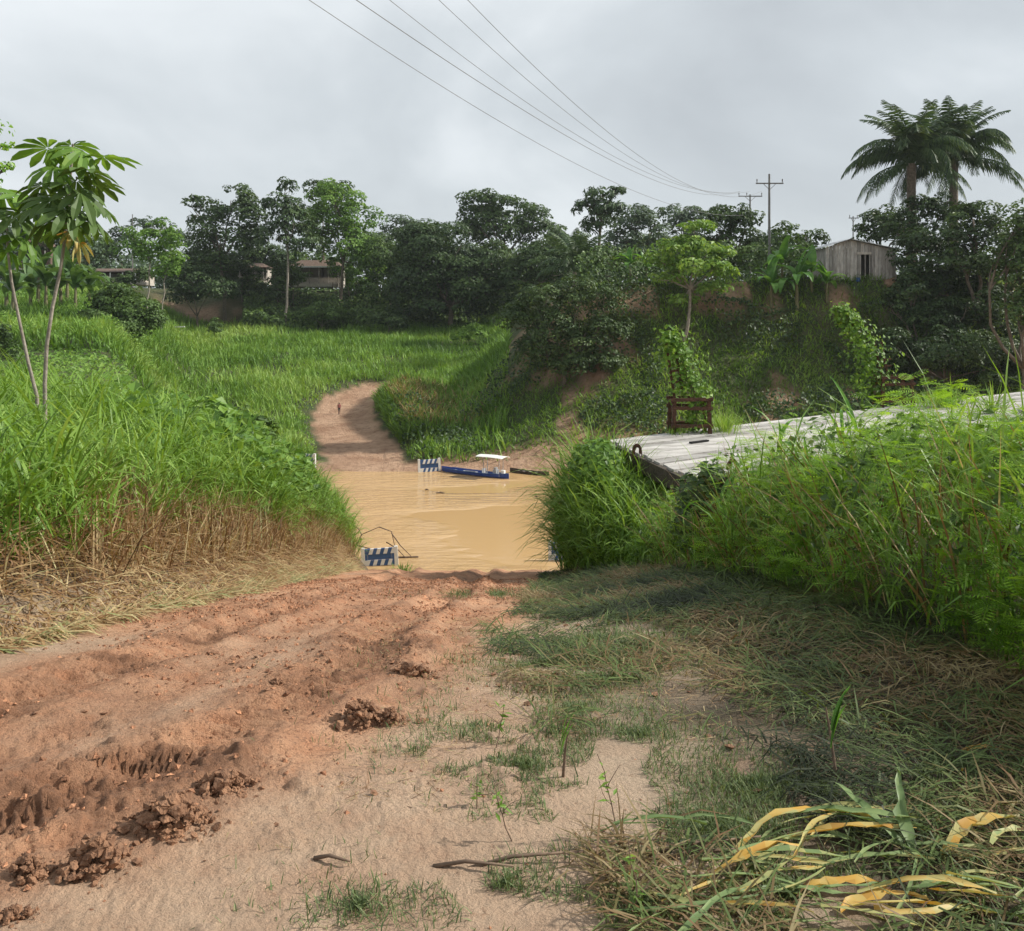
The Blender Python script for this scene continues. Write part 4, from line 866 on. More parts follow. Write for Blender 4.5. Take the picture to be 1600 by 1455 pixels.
r0 = sapling('tall thin sapling with big hand shaped leaves on the left bank', tuple(b0), [(70, 600, d0), (73, 540, d0), (82, 480, d0), (95, 420, d0), (103, 360, d0), (108, 300, d0), (112, 255, d0), (114, 225, d0)],
             [(75, 232, -.1, 1.25, 0), (112, 228, .1, 1.3, 2), (128, 236, -.25, 1.2, 2), (160, 246, 0, 1.35, 0), (84, 262, -.2, 1.1, 2), (135, 268, -.3, 1.25, 1), (66, 290, .2, 1.1, 1), (100, 290, -.3, 1.0, 3), (150, 290, .3, 1.1, 1), (125, 300, -.35, 1.2, 3), (82, 312, -.3, 1.15, 1), (148, 318, .1, 1.1, 3), (60, 325, -.1, 1.2, 1), (105, 328, -.4, 1.25, 1), (135, 335, -.25, 1.1, 3), (80, 345, .2, 1.2, 3), (112, 348, .35, 1.2, 1), (145, 350, .2, 1.0, 1), (95, 358, -.3, 1.0, 0), (70, 305, .4, 1.2, 3), (120, 282, .4, 1.2, 1)])
link('leaf', CLY, r0, A(P(112, 362, d0 - .1)) - b0, (0, .3, .4), 1.2); link('leaf', CLY, r0, A(P(126, 380, d0)) - b0, (0, .5, 2.4), 1.1)
b1 = A(P(60, 650, d0 + .6)); b1[2] = float(gz(b1[0], b1[1]))
sapling('leaning sapling with big leaves cut by the left edge', tuple(b1), [(58, 620, d0 + .6), (45, 570, d0 + .6), (30, 500, d0 + .6), (18, 440, d0 + .6), (12, 390, d0 + .6), (10, 330, d0 + .6)],
        [(30, 305, -.2, 1.2, 0), (5, 300, .1, 1.2, 2), (50, 315, 0, 1.15, 2), (20, 335, -.3, 1.1, 1), (-10, 330, .2, 1.1, 1), (45, 345, .2, 1.0, 3), (5, 360, -.2, 1.1, 1), (35, 372, -.1, 1.1, 2), (55, 360, .1, .95, 0), (-12, 375, .1, 1.2, 3), (12, 392, .2, 1.0, 2), (40, 395, .3, .8, 0)])

# ------------------------------------------------------------------ barge on the right bank
ZD = -2.4; LEN = 24.0
bv = lambda u, v, z: A([*(BA + (BB - BA) * (1 - v) + BD * u), z])    # u along, v 0 (near edge) .. 1 (far edge)
bv = lambda u, v, z: A([*(BB + (BA - BB) * v + BD * u), z])
root = thing('barge', 'old wooden barge with a grey plank deck lying on the right bank', 'barge', tuple(bv(0, .5, ZD - 1.1)))
Bo = A(root.location)
def part(name, geo, mat, par=None, smooth=False): return geo.obj(name, mat, par or root, smooth)
g = Geo()
h0, h1 = ZD - 1.05, ZD - .05
V = [bv(0.05, .02, h1) - Bo, bv(LEN, .02, h1) - Bo, bv(LEN, .98, h1) - Bo, bv(.05, .98, h1) - Bo, bv(.5, .06, h0) - Bo, bv(LEN - .3, .06, h0) - Bo, bv(LEN - .3, .94, h0) - Bo, bv(.5, .94, h0) - Bo]
g.add(V, [[0, 1, 2, 3], [7, 6, 5, 4], [0, 4, 5, 1], [1, 5, 6, 2], [2, 6, 7, 3], [3, 7, 4, 0]]); part('hull', g, M['hull'])
np_ = 13
for i in range(np_):
    u0 = -.06 + U(-.05, .05)
    segs = [u0, U(6, 9), U(13, 17), LEN]
    for a_, b_ in zip(segs[:-1], segs[1:]):
        v0, v1 = (i + .07) / np_, (i + .93) / np_; zt = ZD + U(-.02, .02); zb = ZD - .05
        q = [bv(a_ + .01, v0, zb) - Bo, bv(b_ - .01, v0, zb) - Bo, bv(b_ - .01, v1, zb) - Bo, bv(a_ + .01, v1, zb) - Bo]
        q += [x_ + A([0, 0, zt - zb]) for x_ in q]
        g = Geo(); g.add(q, [[3, 2, 1, 0], [4, 5, 6, 7], [0, 1, 5, 4], [1, 2, 6, 5], [2, 3, 7, 6], [3, 0, 4, 7]], None, U(.15, .9)); part('deck_plank', g, M['deck'])
g = Geo(); g.add(*bar(bv(-.1, -.02, ZD - .16) - Bo, bv(-.1, 1.02, ZD - .16) - Bo, .1, .26)); part('end_beam', g, M['hull'])
g = Geo(); g.add(*bar(bv(-.1, -.03, ZD - .14) - Bo, bv(LEN, -.03, ZD - .14) - Bo, .1, .22)); part('side_beam', g, M['hull'])
def lug(u, v):
    c = bv(u, v, ZD) - Bo; a = np.linspace(0, math.pi, 9); out = np.stack([.085 * np.cos(a), 0 * a, .05 + .13 * np.sin(a)], 1)
    out = np.concatenate([[[.1, 0, -.12]], out, [[-.1, 0, -.12]]]); inn = np.stack([.035 * np.cos(a), 0 * a, .075 + .04 * np.sin(a)], 1); inn = np.concatenate([[[.035, 0, .02]], inn, [[-.035, 0, .02]]])
    k = len(out); g = Geo(); th_ = A([0, .02, 0]); V = np.concatenate([out - th_, inn - th_, out + th_, inn + th_]) + c
    Q = []
    for i in range(k - 1): Q += [[i, i + 1, k + i + 1, k + i], [2 * k + i, 3 * k + i, 3 * k + i + 1, 2 * k + i + 1], [i, 2 * k + i, 2 * k + i + 1, i + 1], [k + i, k + i + 1, 3 * k + i + 1, 3 * k + i]]
    g.add(V, Q); part('mooring_lug', g, M['rust'])
lug(-.12, .56); lug(.95, .02); lug(4.2, .02)
for u, v, w in ((1.7, .63, .5), (12.5, .75, .7)):
    g = Geo(); g.add(*box(bv(u, v, ZD + .02) - Bo, (w, .07, .03), [[BD[0], -BD[1], 0], [BD[1], BD[0], 0], [0, 0, 1]])); part('slot_shade', g, M['black'])  # solid black bar on the deck, its colour stands in for the shade inside a hole
def frame(u, v, w, dpt, h, tall=0.):
    fr_ = bpy.data.objects.new('winch_frame', None); C.objects.link(fr_); fr_.parent = root; fr_.location = bv(u, v, ZD) - Bo
    c = lambda a_, b_, z: A([a_, b_, z])
    for a_ in (-w / 2, w / 2):
        for b_ in (-dpt / 2, dpt / 2):
            g = Geo(); g.add(*bar(c(a_, b_, 0), c(a_ * .94, b_, h * U(.95, 1.05)), .075)); part('post', g, M['rust'], fr_)
    for b_ in (-dpt / 2 - .04, dpt / 2 + .04):
        for z in (h * .22, h * .74, h * .96):
            g = Geo(); g.add(*bar(c(-w / 2 - .05, b_, z), c(w / 2 + .05, b_, z + U(-.03, .03)), .05, .07)); part('rail', g, M['rust'], fr_)
    for a_ in (-w / 2, w / 2):
        g = Geo(); g.add(*bar(c(a_, -dpt / 2, h * .9), c(a_, dpt / 2, h * .9), .05, .06)); part('rail', g, M['rust'], fr_)
    if tall:
        for a_ in (-.18, .0):
            g = Geo(); g.add(*bar(c(a_ - .12, 0, h * .9), c(a_ - .3, .05, h + tall), .05)); part('mast', g, M['rust'], fr_)
        for z in (.25, .45): g = Geo(); g.add(*bar(c(-.42, 0, h + tall * z), c(-.05, .0, h + tall * z + .05), .04)); part('rung', g, M['rust'], fr_)
    return A(bv(u, v, ZD))
F1 = frame(2.15, .93, .75, .5, .72, 1.2)
F2 = frame(10.4, .98, .8, .55, .82, 0.9)
def vine(label, base, path, n, spread, ls):
    r_ = thing('climbing_vine', label, 'vine', tuple(base), 0, 'vines on the barge frames'); pts = A(path)
    g = Geo()
    for q in range(3): g.add(*tube(pts + rng.normal(size=pts.shape) * .04, np.linspace(.018, .008, len(pts)), 5))
    g.obj('stem', M['stem'], r_, True)
    t = U(0, 1, n) ** .9; s_ = np.linspace(0, 1, len(pts)); p = np.stack([I(t, s_, pts[:, i]) for i in range(3)], 1)
    sp = I(t, [0, .35, 1], spread)[:, None]; o_ = rng.normal(size=(n, 3)) * A([1, .8, .7]) * sp; g = Geo()
    leaves(p + o_, o_ * 1.5 + A([.1, -.2, .35]) + rng.normal(size=(n, 3)) * .25, U(.7, 1.3, n) * ls, U(.6, 1.1, n) * ls, np.clip(.45 + .2 * rng.normal(size=n) + .25 * (t - .5), 0, 1), g)
    g.obj('foliage', M['bright'], r_)
vine('leafy green vine smothering the left iron frame on the barge', F1, [(.1, 0, 0), (.15, 0, .55), (.05, 0, .95), (-.1, 0, 1.35), (-.3, 0, 1.75), (-.4, 0, 2.05)], 900, [.16, .25, .13], .10)
vine('leafy green vine leaning up from the right iron frame on the barge', F2, [(-.45, 0, 0), (-.5, 0, .6), (-.6, 0, 1.2), (-.85, 0, 1.8), (-1.15, 0, 2.3), (-1.45, 0, 2.6)], 1150, [.26, .30, .12], .12)
# grass growing on the deck beside the frames
def tuft(label, c, n, h, mat='grass', w=.012, spread=.2, tint=.6, name='grass_tuft', group=None):
    r_ = thing(name, label, 'grass', tuple(c), 0, group); g = Geo(); a = U(0, 6.28, n); q = np.abs(rng.normal(size=n)) * spread
    blades(np.stack([q * np.cos(a), q * np.sin(a), 0 * a], 1), h * U(.5, 1.1, n), w * U(.7, 1.3, n), a + U(-.8, .8, n), U(1.0, 1.55, n), U(.1, 1.5, n), np.clip(tint + .17 * rng.normal(size=n), 0, 1), g)
    tag(g.obj('blade_mass', M[mat], r_), kind='stuff'); return r_
tuft('light green grass tuft right of the left iron frame on the deck', F1 + A([.75, .1, 0]), 260, .6, spread=.24, tint=.8)
tuft('drooping dry green grass right of the right iron frame on the deck', F2 + A([1.3, -.1, 0]), 300, .62, spread=.5, tint=.6, w=.02)
tuft('small grass tuft at the foot of the left iron frame', F1 + A([-.35, -.25, 0]), 120, .25, spread=.2, tint=.3)
tuft('upright green blades growing on the deck at the right edge', bv(12.0, .35, ZD) + A([0, 0, 0]), 60, .85, spread=.16, w=.035, tint=.65)
# broad cane grasses on the near side of the barge ---------------------------------
def strap(L_, w, e0, curl, k=7):
    s_ = np.linspace(0, 1, k); ang = e0 - curl * s_ ** 1.5; pts = [A([0, 0, 0.])]
    for i in range(1, k): pts.append(pts[-1] + L_ / (k - 1) * A([math.cos(ang[i]), 0, math.sin(ang[i])]))
    pts = A(pts); ww = w * np.sin(math.pi * np.clip(.14 + .86 * s_, 0, 1)) ** .8; nrm = np.stack([-np.sin(ang), 0 * ang, np.cos(ang)], 1)
    Lf = pts + A([0, .5, 0]) * ww[:, None] + nrm * (ww * .22)[:, None]; Rt = pts - A([0, .5, 0]) * ww[:, None] + nrm * (ww * .22)[:, None]
    V = np.stack([Lf, pts, Rt], 1).reshape(-1, 3); i = np.arange(k - 1)[:, None] * 3
    return V, np.concatenate([i + A([0, 3, 4, 1]), i + A([1, 4, 5, 2])], 1).reshape(-1, 4)
ST = []
for e0, cu in ((1.4, .5), (1.25, 1.6), (1.05, 2.3), (1.35, 1.1)):
    g = Geo(); V, Q = strap(.62, .045, e0, cu); g.add(V, Q, None, np.clip(.6 + .12 * rng.normal(size=len(Q)), 0, 1)); ST.append(g.mesh('leaf', M['banana']))
def cane(label, px, py, d, h, n=6, s_=1.0, group='broad leaved canes in the right thicket', lean=0.):
    c = A(P(px, py, d)); zb_ = float(gz(c[0], d)); r_ = thing('cane_plant', label, 'cane plant', (c[0], d, zb_), 0, group); H_ = c[2] - zb_
    g = Geo(); g.add(*tube([(0, 0, 0), (lean * .3, 0, H_ * .5), (lean, 0, H_)], [.012, .010, .006], 5)); g.obj('stem', M['stem'], r_, True)
    for i in range(n):
        f = 1 - .5 * i / n; link('leaf', ST[(i * 3 + int(px)) % 4], r_, (lean * f * f, 0, H_ * f), (U(-.2, .2), U(-.2, .2), i * 2.6 + U(-.5, .5) + px), s_ * U(.8, 1.15))
cane('cane plant with an arching leaf at the left front of the thicket', 1125, 790, 9.3, 1, 6, 1.15)
cane('cane plant with a tall upright leaf against the grey deck', 1215, 690, 9.6, 1, 7, 1.0)
cane('cane plant topping the thicket just below the right iron frame', 1318, 672, 10.5, 1, 8, 1.05)
cane('cane plant right next to the one below the iron frame', 1340, 676, 10.2, 1, 7, 1.1)
cane('cane plant with pale broad leaves left of the thicket centre', 1265, 730, 8.8, 1, 5, .8)
cane('cane plant with long drooping leaves low on the thicket front', 1140, 860, 8.6, 1, 6, 1.1)
cane('cane plant at the dark left corner of the thicket', 1105, 830, 10.0, 1, 5, 1.0)
cane('cane plant rising in the middle of the bright thicket', 1455, 690, 8.6, 1, 5, .8)
cane('cane plant near the right edge of the thicket', 1570, 720, 7.4, 1, 5, .7)
cane('bent cane plant in the dark lower front of the thicket', 1235, 900, 7.2, 1, 4, .7)
# broad dark leaved shrub at the left corner of the thicket
c = A(P(1105, 820, 10.3)); cz_ = float(gz(c[0], c[1])); r_ = thing('broad_leaved_shrub', 'dark broad leaved shrub at the left corner of the thicket', 'shrub', (c[0], c[1], cz_))
g = Geo()
for q in range(7): limb((0, 0, 0), (U(-.25, .25), U(-.2, .2), U(.5, 1.1)), .012, .004, g, 5, .2, 5)
g.obj('stem', M['stem'], r_, True); n = 520; v = sphere_pts(n); p = A([0, 0, .62]) + v * A([.38, .34, .6]) * (U(.3, 1, n) ** .4)[:, None]
g = Geo(); leaves(p, v + A([0, -.3, .4]) + rng.normal(size=(n, 3)) * .3, U(.08, .15, n), U(.07, .11, n), np.clip(.4 + .2 * rng.normal(size=n), 0, 1), g); g.obj('foliage', M['dark'], r_)
# climbing leafy plant over the barge end
c = bv(-.5, .7, 0); cz_ = float(gz(c[0], c[1])); r_ = thing('climbing_shrub', 'leafy climber heaped over the left end of the barge', 'shrub', (c[0], c[1], cz_)); H_ = ZD - cz_
g = Geo()
for q in range(8): limb((U(-.2, .2), U(-.3, .3), 0), (U(-.5, .3), U(-.8, .8), H_ * U(.7, 1.05)), .014, .005, g, 6, .2, 5)
g.obj('stem', M['stem'], r_, True); n = 1500; v = sphere_pts(n); p = A([-.25, 0, H_ * .82]) + v * A([.5, 1.2, .55]) * (U(.3, 1, n) ** .4)[:, None]
g = Geo(); leaves(p, v + A([-.2, -.3, .5]) + rng.normal(size=(n, 3)) * .3, U(.08, .17, n), U(.06, .12, n), np.clip(.45 + .2 * rng.normal(size=n), 0, 1), g); g.obj('foliage', M['bright'], r_)

# ------------------------------------------------------------------ river: barriers, boats, drift wood
def barrier(label, x, y, z, w, h, rz, tilt=0.):
    r_ = thing('barrier', label, 'barrier', (x, y, z), rz, 'blue and white ramp barriers'); r_.rotation_euler = (0, tilt, rz)
    for s_ in (-1, 1):
        g = Geo(); g.add(*box((s_ * w * .46, 0, h * .45), (w * .10, .16, h * 1.1))); pst = g.obj('post', M['white'], r_)
        g = Geo(); g.add(*box((s_ * w * .46, 0, -.12 * h), (w * .11, .18, h * .14))); g.obj('post_foot', M['black'], pst)
    nb = 8; x0 = -w * .41; dx = w * .82 / nb; sk = .10 * h
    for row, zc in enumerate((h * .80, h * .50, h * .2)):
        if row == 1:
            for s_ in (-1, 1): g = Geo(); g.add(*box((s_ * w * .37, .01, zc), (w * .07, .09, h * .3 - .02))); g.obj('painted_block', M['blue'], r_)
            g = Geo(); g.add(*box((0, .02, zc), (w * .66, .03, h * .3 - .02))); g.obj('back_board', M['blue'], r_); continue
        for i in range(nb):
            a_ = x0 + i * dx; zz = (zc - h * .14, zc + h * .14); yy = (-.06, .06)
            V = [[xx + (sk if z_ == zz[1] else 0) * (0 < i or xx > a_) * (i < nb - 1 or xx == a_), y_, z_] for xx in (a_, a_ + dx) for y_ in yy for z_ in zz]
            g = Geo(); g.add(V, [[0, 1, 3, 2], [4, 6, 7, 5], [0, 4, 5, 1], [2, 3, 7, 6], [0, 2, 6, 4], [1, 5, 7, 3]])
            g.obj('painted_block', M['white' if (i + row // 2) % 2 else 'blue'], r_)
def wp(px, d): return (px - 800) / FPX * d
barrier('blue and white striped barrier in the grass at the near water edge', wp(594, 49), 49, WATER - .05, 1.95, 1.05, .08, -.05)
barrier('blue and white barrier half hidden behind the grass below the barge', wp(881, 50), 50, WATER - .05, 1.7, 1.1, -.1)
barrier('blue and white barrier standing in the water beside the blue boat', wp(671, 78.6), 78.6, WATER - .1, 1.95, 1.25, .25, -.03)
barrier('white barrier end hidden in the bushes left of the far track', wp(478, 79.8), 79.8, WATER + .3, 1.9, 1.15, -.3)
def canoe(name, label, a, b, w, h, mat, inner):
    a = A(a, float); b = A(b, float); d_ = b - a; Ln = np.linalg.norm(d_); r_ = thing(name, label, 'boat', tuple((a + b) / 2), math.atan2(d_[1], d_[0]), 'boats moored at the far bank')
    k = 15; t = np.linspace(-1, 1, k); ww = w * .5 * (1 - np.abs(t) ** 3.2) ** .8 + .03; sheer = h * (1 + .35 * np.abs(t) ** 3); V = []
    for i in range(k):
        x_ = t[i] * Ln / 2; b_ = ww[i]; s_ = sheer[i]
        for q, z_ in ((1, s_), (.92, .45 * s_), (.6, .06), (0, 0), (-.6, .06), (-.92, .45 * s_), (-1, s_)): V.append([x_, q * b_, z_ - .12])
        for q, z_ in ((-.9, s_), (-.75, .3 * s_), (.75, .3 * s_), (.9, s_)): V.append([x_, q * b_, z_ - .12])
    Q = []
    for i in range(k - 1):
        for j in range(11): Q.append([i * 11 + j, (i + 1) * 11 + j, (i + 1) * 11 + (j + 1) % 11, i * 11 + (j + 1) % 11])
    T = []
    for e_ in (0, (k - 1) * 11):
        for j in range(1, 10): T.append([e_, e_ + j, e_ + j + 1])
    g = Geo(); g.add(V, Q, T); g.obj('hull', M[mat], r_, False)
    for f in (-.62, -.35, .0, .3):
        g = Geo(); g.add(*box((f * Ln / 2, 0, h * .72 - .12), (.22, w * .84 * (1 - abs(f) ** 3), .035))); g.obj('seat', M[inner], r_)
    return r_, Ln
a = P(690, 736, 79); b_ = P(795, 749, 75.2)
r_, Ln = canoe('canoe', 'long blue wooden canoe with a white canopy moored beyond the river', (a.x, 79.0, WATER + .05), (b_.x, 75.2, WATER), 1.0, .40, 'boat_blue', 'grey')
for x_, y_ in ((1.15, .3), (1.15, -.3), (2.75, .3), (2.75, -.3)):
    g = Geo(); g.add(*tube([(x_, y_, .1), (x_, y_, 1.72)], .03, 6)); g.obj('canopy_post', M['grey'], r_)
g = Geo(); xs = np.linspace(.55, 3.25, 8); ys = np.linspace(-.62, .62, 5); V = [[x_, y_, 1.70 + .10 * (1 - (y_ / .62) ** 2) - .03 * abs(x_ - 1.9) + dz] for dz in (0, .035) for x_ in xs for y_ in ys]; Q = []
for i in range(7):
    for j in range(4): q = i * 5 + j; Q += [[q, q + 1, q + 6, q + 5], [40 + q, 45 + q, 46 + q, 41 + q]]
for i in range(7): Q += [[i * 5, i * 5 + 5, 45 + i * 5, 40 + i * 5], [i * 5 + 4, 44 + i * 5, 49 + i * 5, i * 5 + 9]]
Q += [[j, 40 + j, 41 + j, j + 1] for j in range(4)] + [[35 + j, 36 + j, 76 + j, 75 + j] for j in range(4)]
g.add(V, Q); g.obj('canopy', M['white'], r_)
g = Geo(); g.add(*box((1.0, 0, .42), (.06, .6, .4))); g.add(*box((-.1, -.44, .30), (1.1, .04, .16))); g.obj('side_panel', M['grey'], r_)
g = Geo(); g.add(*box((2.2, 0, .38), (.35, .42, .5))); g.add(*box((2.2, 0, .72), (.22, .3, .18))); g.obj('engine_box', M['grey'], r_)
g = Geo(); g.add(*box((2.95, 0, .50), (.34, .26, .28))); g.add(*tube([(3.0, 0, .45), (3.15, 0, .1), (3.5, 0, -.1)], .03, 6)); g.obj('outboard_motor', M['white'], r_)
for s_ in (-1, 1):
    xs_ = np.linspace(-2.6, 2.6, 9); g = Geo(); g.add(*tube(np.stack([xs_, s_ * .5 * (1 - np.abs(xs_ / (Ln / 2)) ** 3.2) ** .8 + s_ * .03, .29 + .14 * np.abs(xs_ / (Ln / 2)) ** 3], 1), .03, 5)); g.obj('gunwale', M['blue'], r_)
a = P(800, 742, 78.5)
canoe('canoe', 'low dark brown dugout canoe moored behind the blue one', (wp(797, 78.6), 78.6, WATER + .02), (wp(858, 76.6), 76.6, WATER - .02), .75, .36, 'hull', 'old_wood')
for i, (px, py, w, lb) in enumerate(((667, 766, 6, 'short dark stick floating on the river below the far barrier'), (688, 771, 14, 'longer dark stick floating in the middle of the river'), (838, 777, 5, 'tiny twig floating on the river near the right bank'))):
    d_ = -WATER * FPX / (py - HZ); k = w * d_ / FPX; g = Geo(); g.add(*tube([(-k / 2, 0, 0), (0, .05, .04), (k / 2, -.05, .02)], [.05, .06, .03], 6)); o = g.obj('floating_stick', M['twig']); o.location = (wp(px, d_), d_, WATER + .02); tag(o, lb, 'stick')
r_ = thing('drift_branch', 'bare drift branch leaning in the water by the near barrier', 'branch', (wp(598, 50.5), 50.5, WATER))
g = Geo()
for p0, p1, p2 in (((-1.8, 0, 0), (-1.2, .1, 1.3), (-.2, 0, 1.75)), ((-.2, 0, 1.75), (.5, 0, 1.5), (.7, .1, .5)), ((.5, 0, 1.4), (1.0, 0, .7), (1.6, 0, .1)), ((-1.6, .2, .7), (-.6, 0, .5), (.5, 0, .35)), ((.2, 0, .9), (.8, .1, .5), (1.3, 0, .0)), ((-1.2, .1, 1.3), (-1.4, .2, 1.6), (-1.9, .2, 1.9))):
    g.add(*tube([p0, p1, p2], [.035, .03, .02], 5))
g.obj('bough', M['twig'], r_, True); g = Geo(); g.add(*tube([(.6, 0, .03), (2.0, .1, .05)], [.06, .04], 6)); g.obj('log', M['twig'], r_)
tuft('small dark water weed tuft right of the near barrier', A([wp(628, 47.5), 47.5, WATER - .05]), 90, .7, spread=.35, w=.04, tint=.35, group='weed tufts in the shallows')
tuft('brown stubble standing in the shallow water', A([wp(650, 47), 47, WATER - .05]), 40, .55, 'straw', spread=.35, w=.03, tint=.2, group='weed tufts in the shallows')

# ------------------------------------------------------------------ power poles and cables
def pole(label, px, top_py, d, arm_px, arm_py, pins, r=.14, group='power poles'):
    x = wp(px, d); zb_ = float(gz(x, d)) - .2; zt = (HZ - top_py) / FPX * d; r_ = thing('power_pole', label, 'power pole', (x, d, zb_), 0, group)
    g = Geo(); g.add(*tube([(0, 0, 0), (0, 0, (zt - zb_) * .5), (0, 0, zt - zb_)], [r, r * .85, r * .65], 8)); g.obj('shaft', M['conc'], r_, True)
    za = (HZ - arm_py) / FPX * d - zb_; w = arm_px * d / FPX
    g = Geo(); g.add(*box((0, -.16, za), (w, .12, .14))); arm = g.obj('crossarm', M['conc'], r_)
    for s_ in (-1, 1): g = Geo(); g.add(*bar((s_ * w * .22, -.14, za - .06), (0, -.12, za - .75), .05)); g.obj('brace', M['conc'], r_)
    for f in pins: g = Geo(); g.add(*tube([(f * w / 2, -.16, za + .07), (f * w / 2, -.16, za + .38), (f * w / 2, -.16, za + .52)], [.03, .075, .05], 6)); g.obj('insulator', M['conc'], arm)
pole('taller power pole with a wide crossarm and stays', 1202, 272, 105, 43, 287, (-.92, .92), .17)
pole('shorter power pole with three pin insulators left of the taller one', 1172, 304, 130, 37, 307, (-.96, -.3, .96), .16)
pole('tiny far power pole above the shack roof', 1333, 338, 150, 15, 341, (-.8, .8), .13)
pole('thin grey pole behind the young trees on the left', 207, 335, 190, 6, 352, (), .14)
fits = [((1172, 335), -29.35, 21.22, 6.48, 'lowest power cable crossing the sky, farthest left'), ((1157, 299), -18.15, 12.31, 4.75, 'second power cable from the left at the top of the sky'), ((1172, 299), -31.81, 29.21, 9.11, 'middle one of the five power cables'), ((1157, 299), -28.37, 31.08, 9.36, 'fourth power cable from the left at the top'), ((1190, 299), -25.17, 30.04, 10.41, 'uppermost power cable, farthest right')]
for fa, x0, z0, sag, lb in fits:
    p0 = A(P(fa[0], fa[1], 129.8)); p1 = A([x0, -6, z0]); t = np.linspace(0, 1, 60)[:, None]; q = p0 + (p1 - p0) * t; q[:, 2] -= sag * 4 * (t * (1 - t))[:, 0]
    g = Geo(); g.add(*tube(q, .017, 4)); o = g.obj('power_cable', M['wire'], None, True); tag(o, lb, 'cable', 'power cables')

# ------------------------------------------------------------------ houses
D = 100.0; c = P(1340, 442, D); zb_ = float(gz(c.x, D + 1)); zb_ = c.z
r_ = thing('plank_shack', 'grey plank shack with a zinc roof at the top of the right bank', 'house', (c.x, D, zb_)); k = D / FPX
X0, X1, XR = (1290 - 1340) * k, (1400 - 1340) * k, (1327 - 1340) * k; ZE0, ZE1, ZR = (442 - 386) * k, (442 - 390) * k, (442 - 374) * k
roof = lambda x: I(x, [X0, XR, X1], [ZE0, ZR, ZE1]); DX0, DX1, DZ = (1345 - 1340) * k, (1358 - 1340) * k, (442 - 398) * k
nb = 20; e_ = np.linspace(X0, X1, nb + 1)
for i in range(nb):
    a_, b_ = e_[i] + .015, e_[i + 1] - .015; mid = (a_ + b_) / 2; z0 = .15 + U(-.06, .06)
    if DX0 - .1 < mid < DX1 + .1: z0 = DZ
    zt = (roof(a_) - .06, roof(b_) - .06); yo = U(-.015, .015)
    V = [[a_, yo, z0], [b_, yo, z0], [b_, yo, zt[1]], [a_, yo, zt[0]], [a_, yo + .04, z0], [b_, yo + .04, z0], [b_, yo + .04, zt[1]], [a_, yo + .04, zt[0]]]
    g = Geo(); g.add(V, [[0, 1, 2, 3], [7, 6, 5, 4], [0, 4, 5, 1], [1, 5, 6, 2], [2, 6, 7, 3], [3, 7, 4, 0]], None, U(.1, .95)); g.obj('wall_plank', M['shack_wood'], r_)
for x_, nm in ((X0 + .05, 'side_wall'), (X1 - .05, 'side_wall')):
    g = Geo(); g.add(*box((x_, 2.8, (roof(x_) - .1) / 2), (.05, 5.4, roof(x_) - .1))); g.obj(nm, M['shack_wood'], r_)
g = Geo(); g.add(*box(((X0 + X1) / 2, 5.5, 1.9), (X1 - X0, .05, 3.7))); g.obj('back_wall', M['shack_wood'], r_)
g = Geo(); g.add(*box(((X0 + X1) / 2, 2.8, .1), (X1 - X0 - .2, 5.3, .08))); g.obj('floor_platform', M['shack_wood'], r_)
for a_, b_, za, zb2 in ((X0 - .4, XR, ZE0 - .08, ZR), (XR, X1 + .5, ZR, ZE1 - .08)):
    nsh = 4
    for j in range(nsh):
        y0, y1 = -.5 + j * 1.62, -.5 + (j + 1) * 1.62 + .08; dz = .012 * (j % 2) ; th_ = .05
        V = [[a_, y0, za + dz], [b_, y0, zb2 + dz], [b_, y1, zb2 + dz], [a_, y1, za + dz]]; V = V + [[p[0], p[1], p[2] + th_] for p in V]
        g = Geo(); g.add(V, [[3, 2, 1, 0], [4, 5, 6, 7], [0, 1, 5, 4], [1, 2, 6, 5], [2, 3, 7, 6], [3, 0, 4, 7]]); g.obj('roof_sheet', M['tin'], r_)
for x_ in (DX0 - .06, (DX0 + DX1) / 2, DX1 + .06): g = Geo(); g.add(*box((x_, -.05, (DZ + .1) / 2), (.11 if x_ != (DX0 + DX1) / 2 else .07, .06, DZ - .1))); g.obj('door_post', M['shack_wood'], r_)
g = Geo(); g.add(*box(((DX0 + DX1) / 2 - .1, -.06, DZ + .15), (1.6, .05, .28))); g.obj('lintel', M['wallc'], r_)
for x_ in (X0 + .3, -1.2, .2, X1 - .3): g = Geo(); g.add(*box((x_, .3, -.6), (.16, .16, 1.5))); g.obj('stilt', M['shack_wood'], r_)
g = Geo(); g.add(*tube([(-.1, -.5, .12), (-.1, -.5, .55)], [.2, .26], 10)); o = g.obj('tub', M['blue']); o.location = (c.x - .05, D, zb_); tag(o, 'small blue plastic tub by the shack door', 'tub')
r_ = thing('picket_fence', 'pale picket fence in the shade right of the shack', 'fence', (wp(1400, 99), 99, float(gz(wp(1400, 99), 99))))
for i in range(12): g = Geo(); g.add(*box((i * .42, 0, .7 + U(-.1, .1)), (.13, .04, 1.5))); g.obj('picket', M['old_wood'], r_)
g = Geo(); g.add(*box((2.3, .05, .8), (5.0, .05, .1))); g.obj('rail', M['old_wood'], r_)
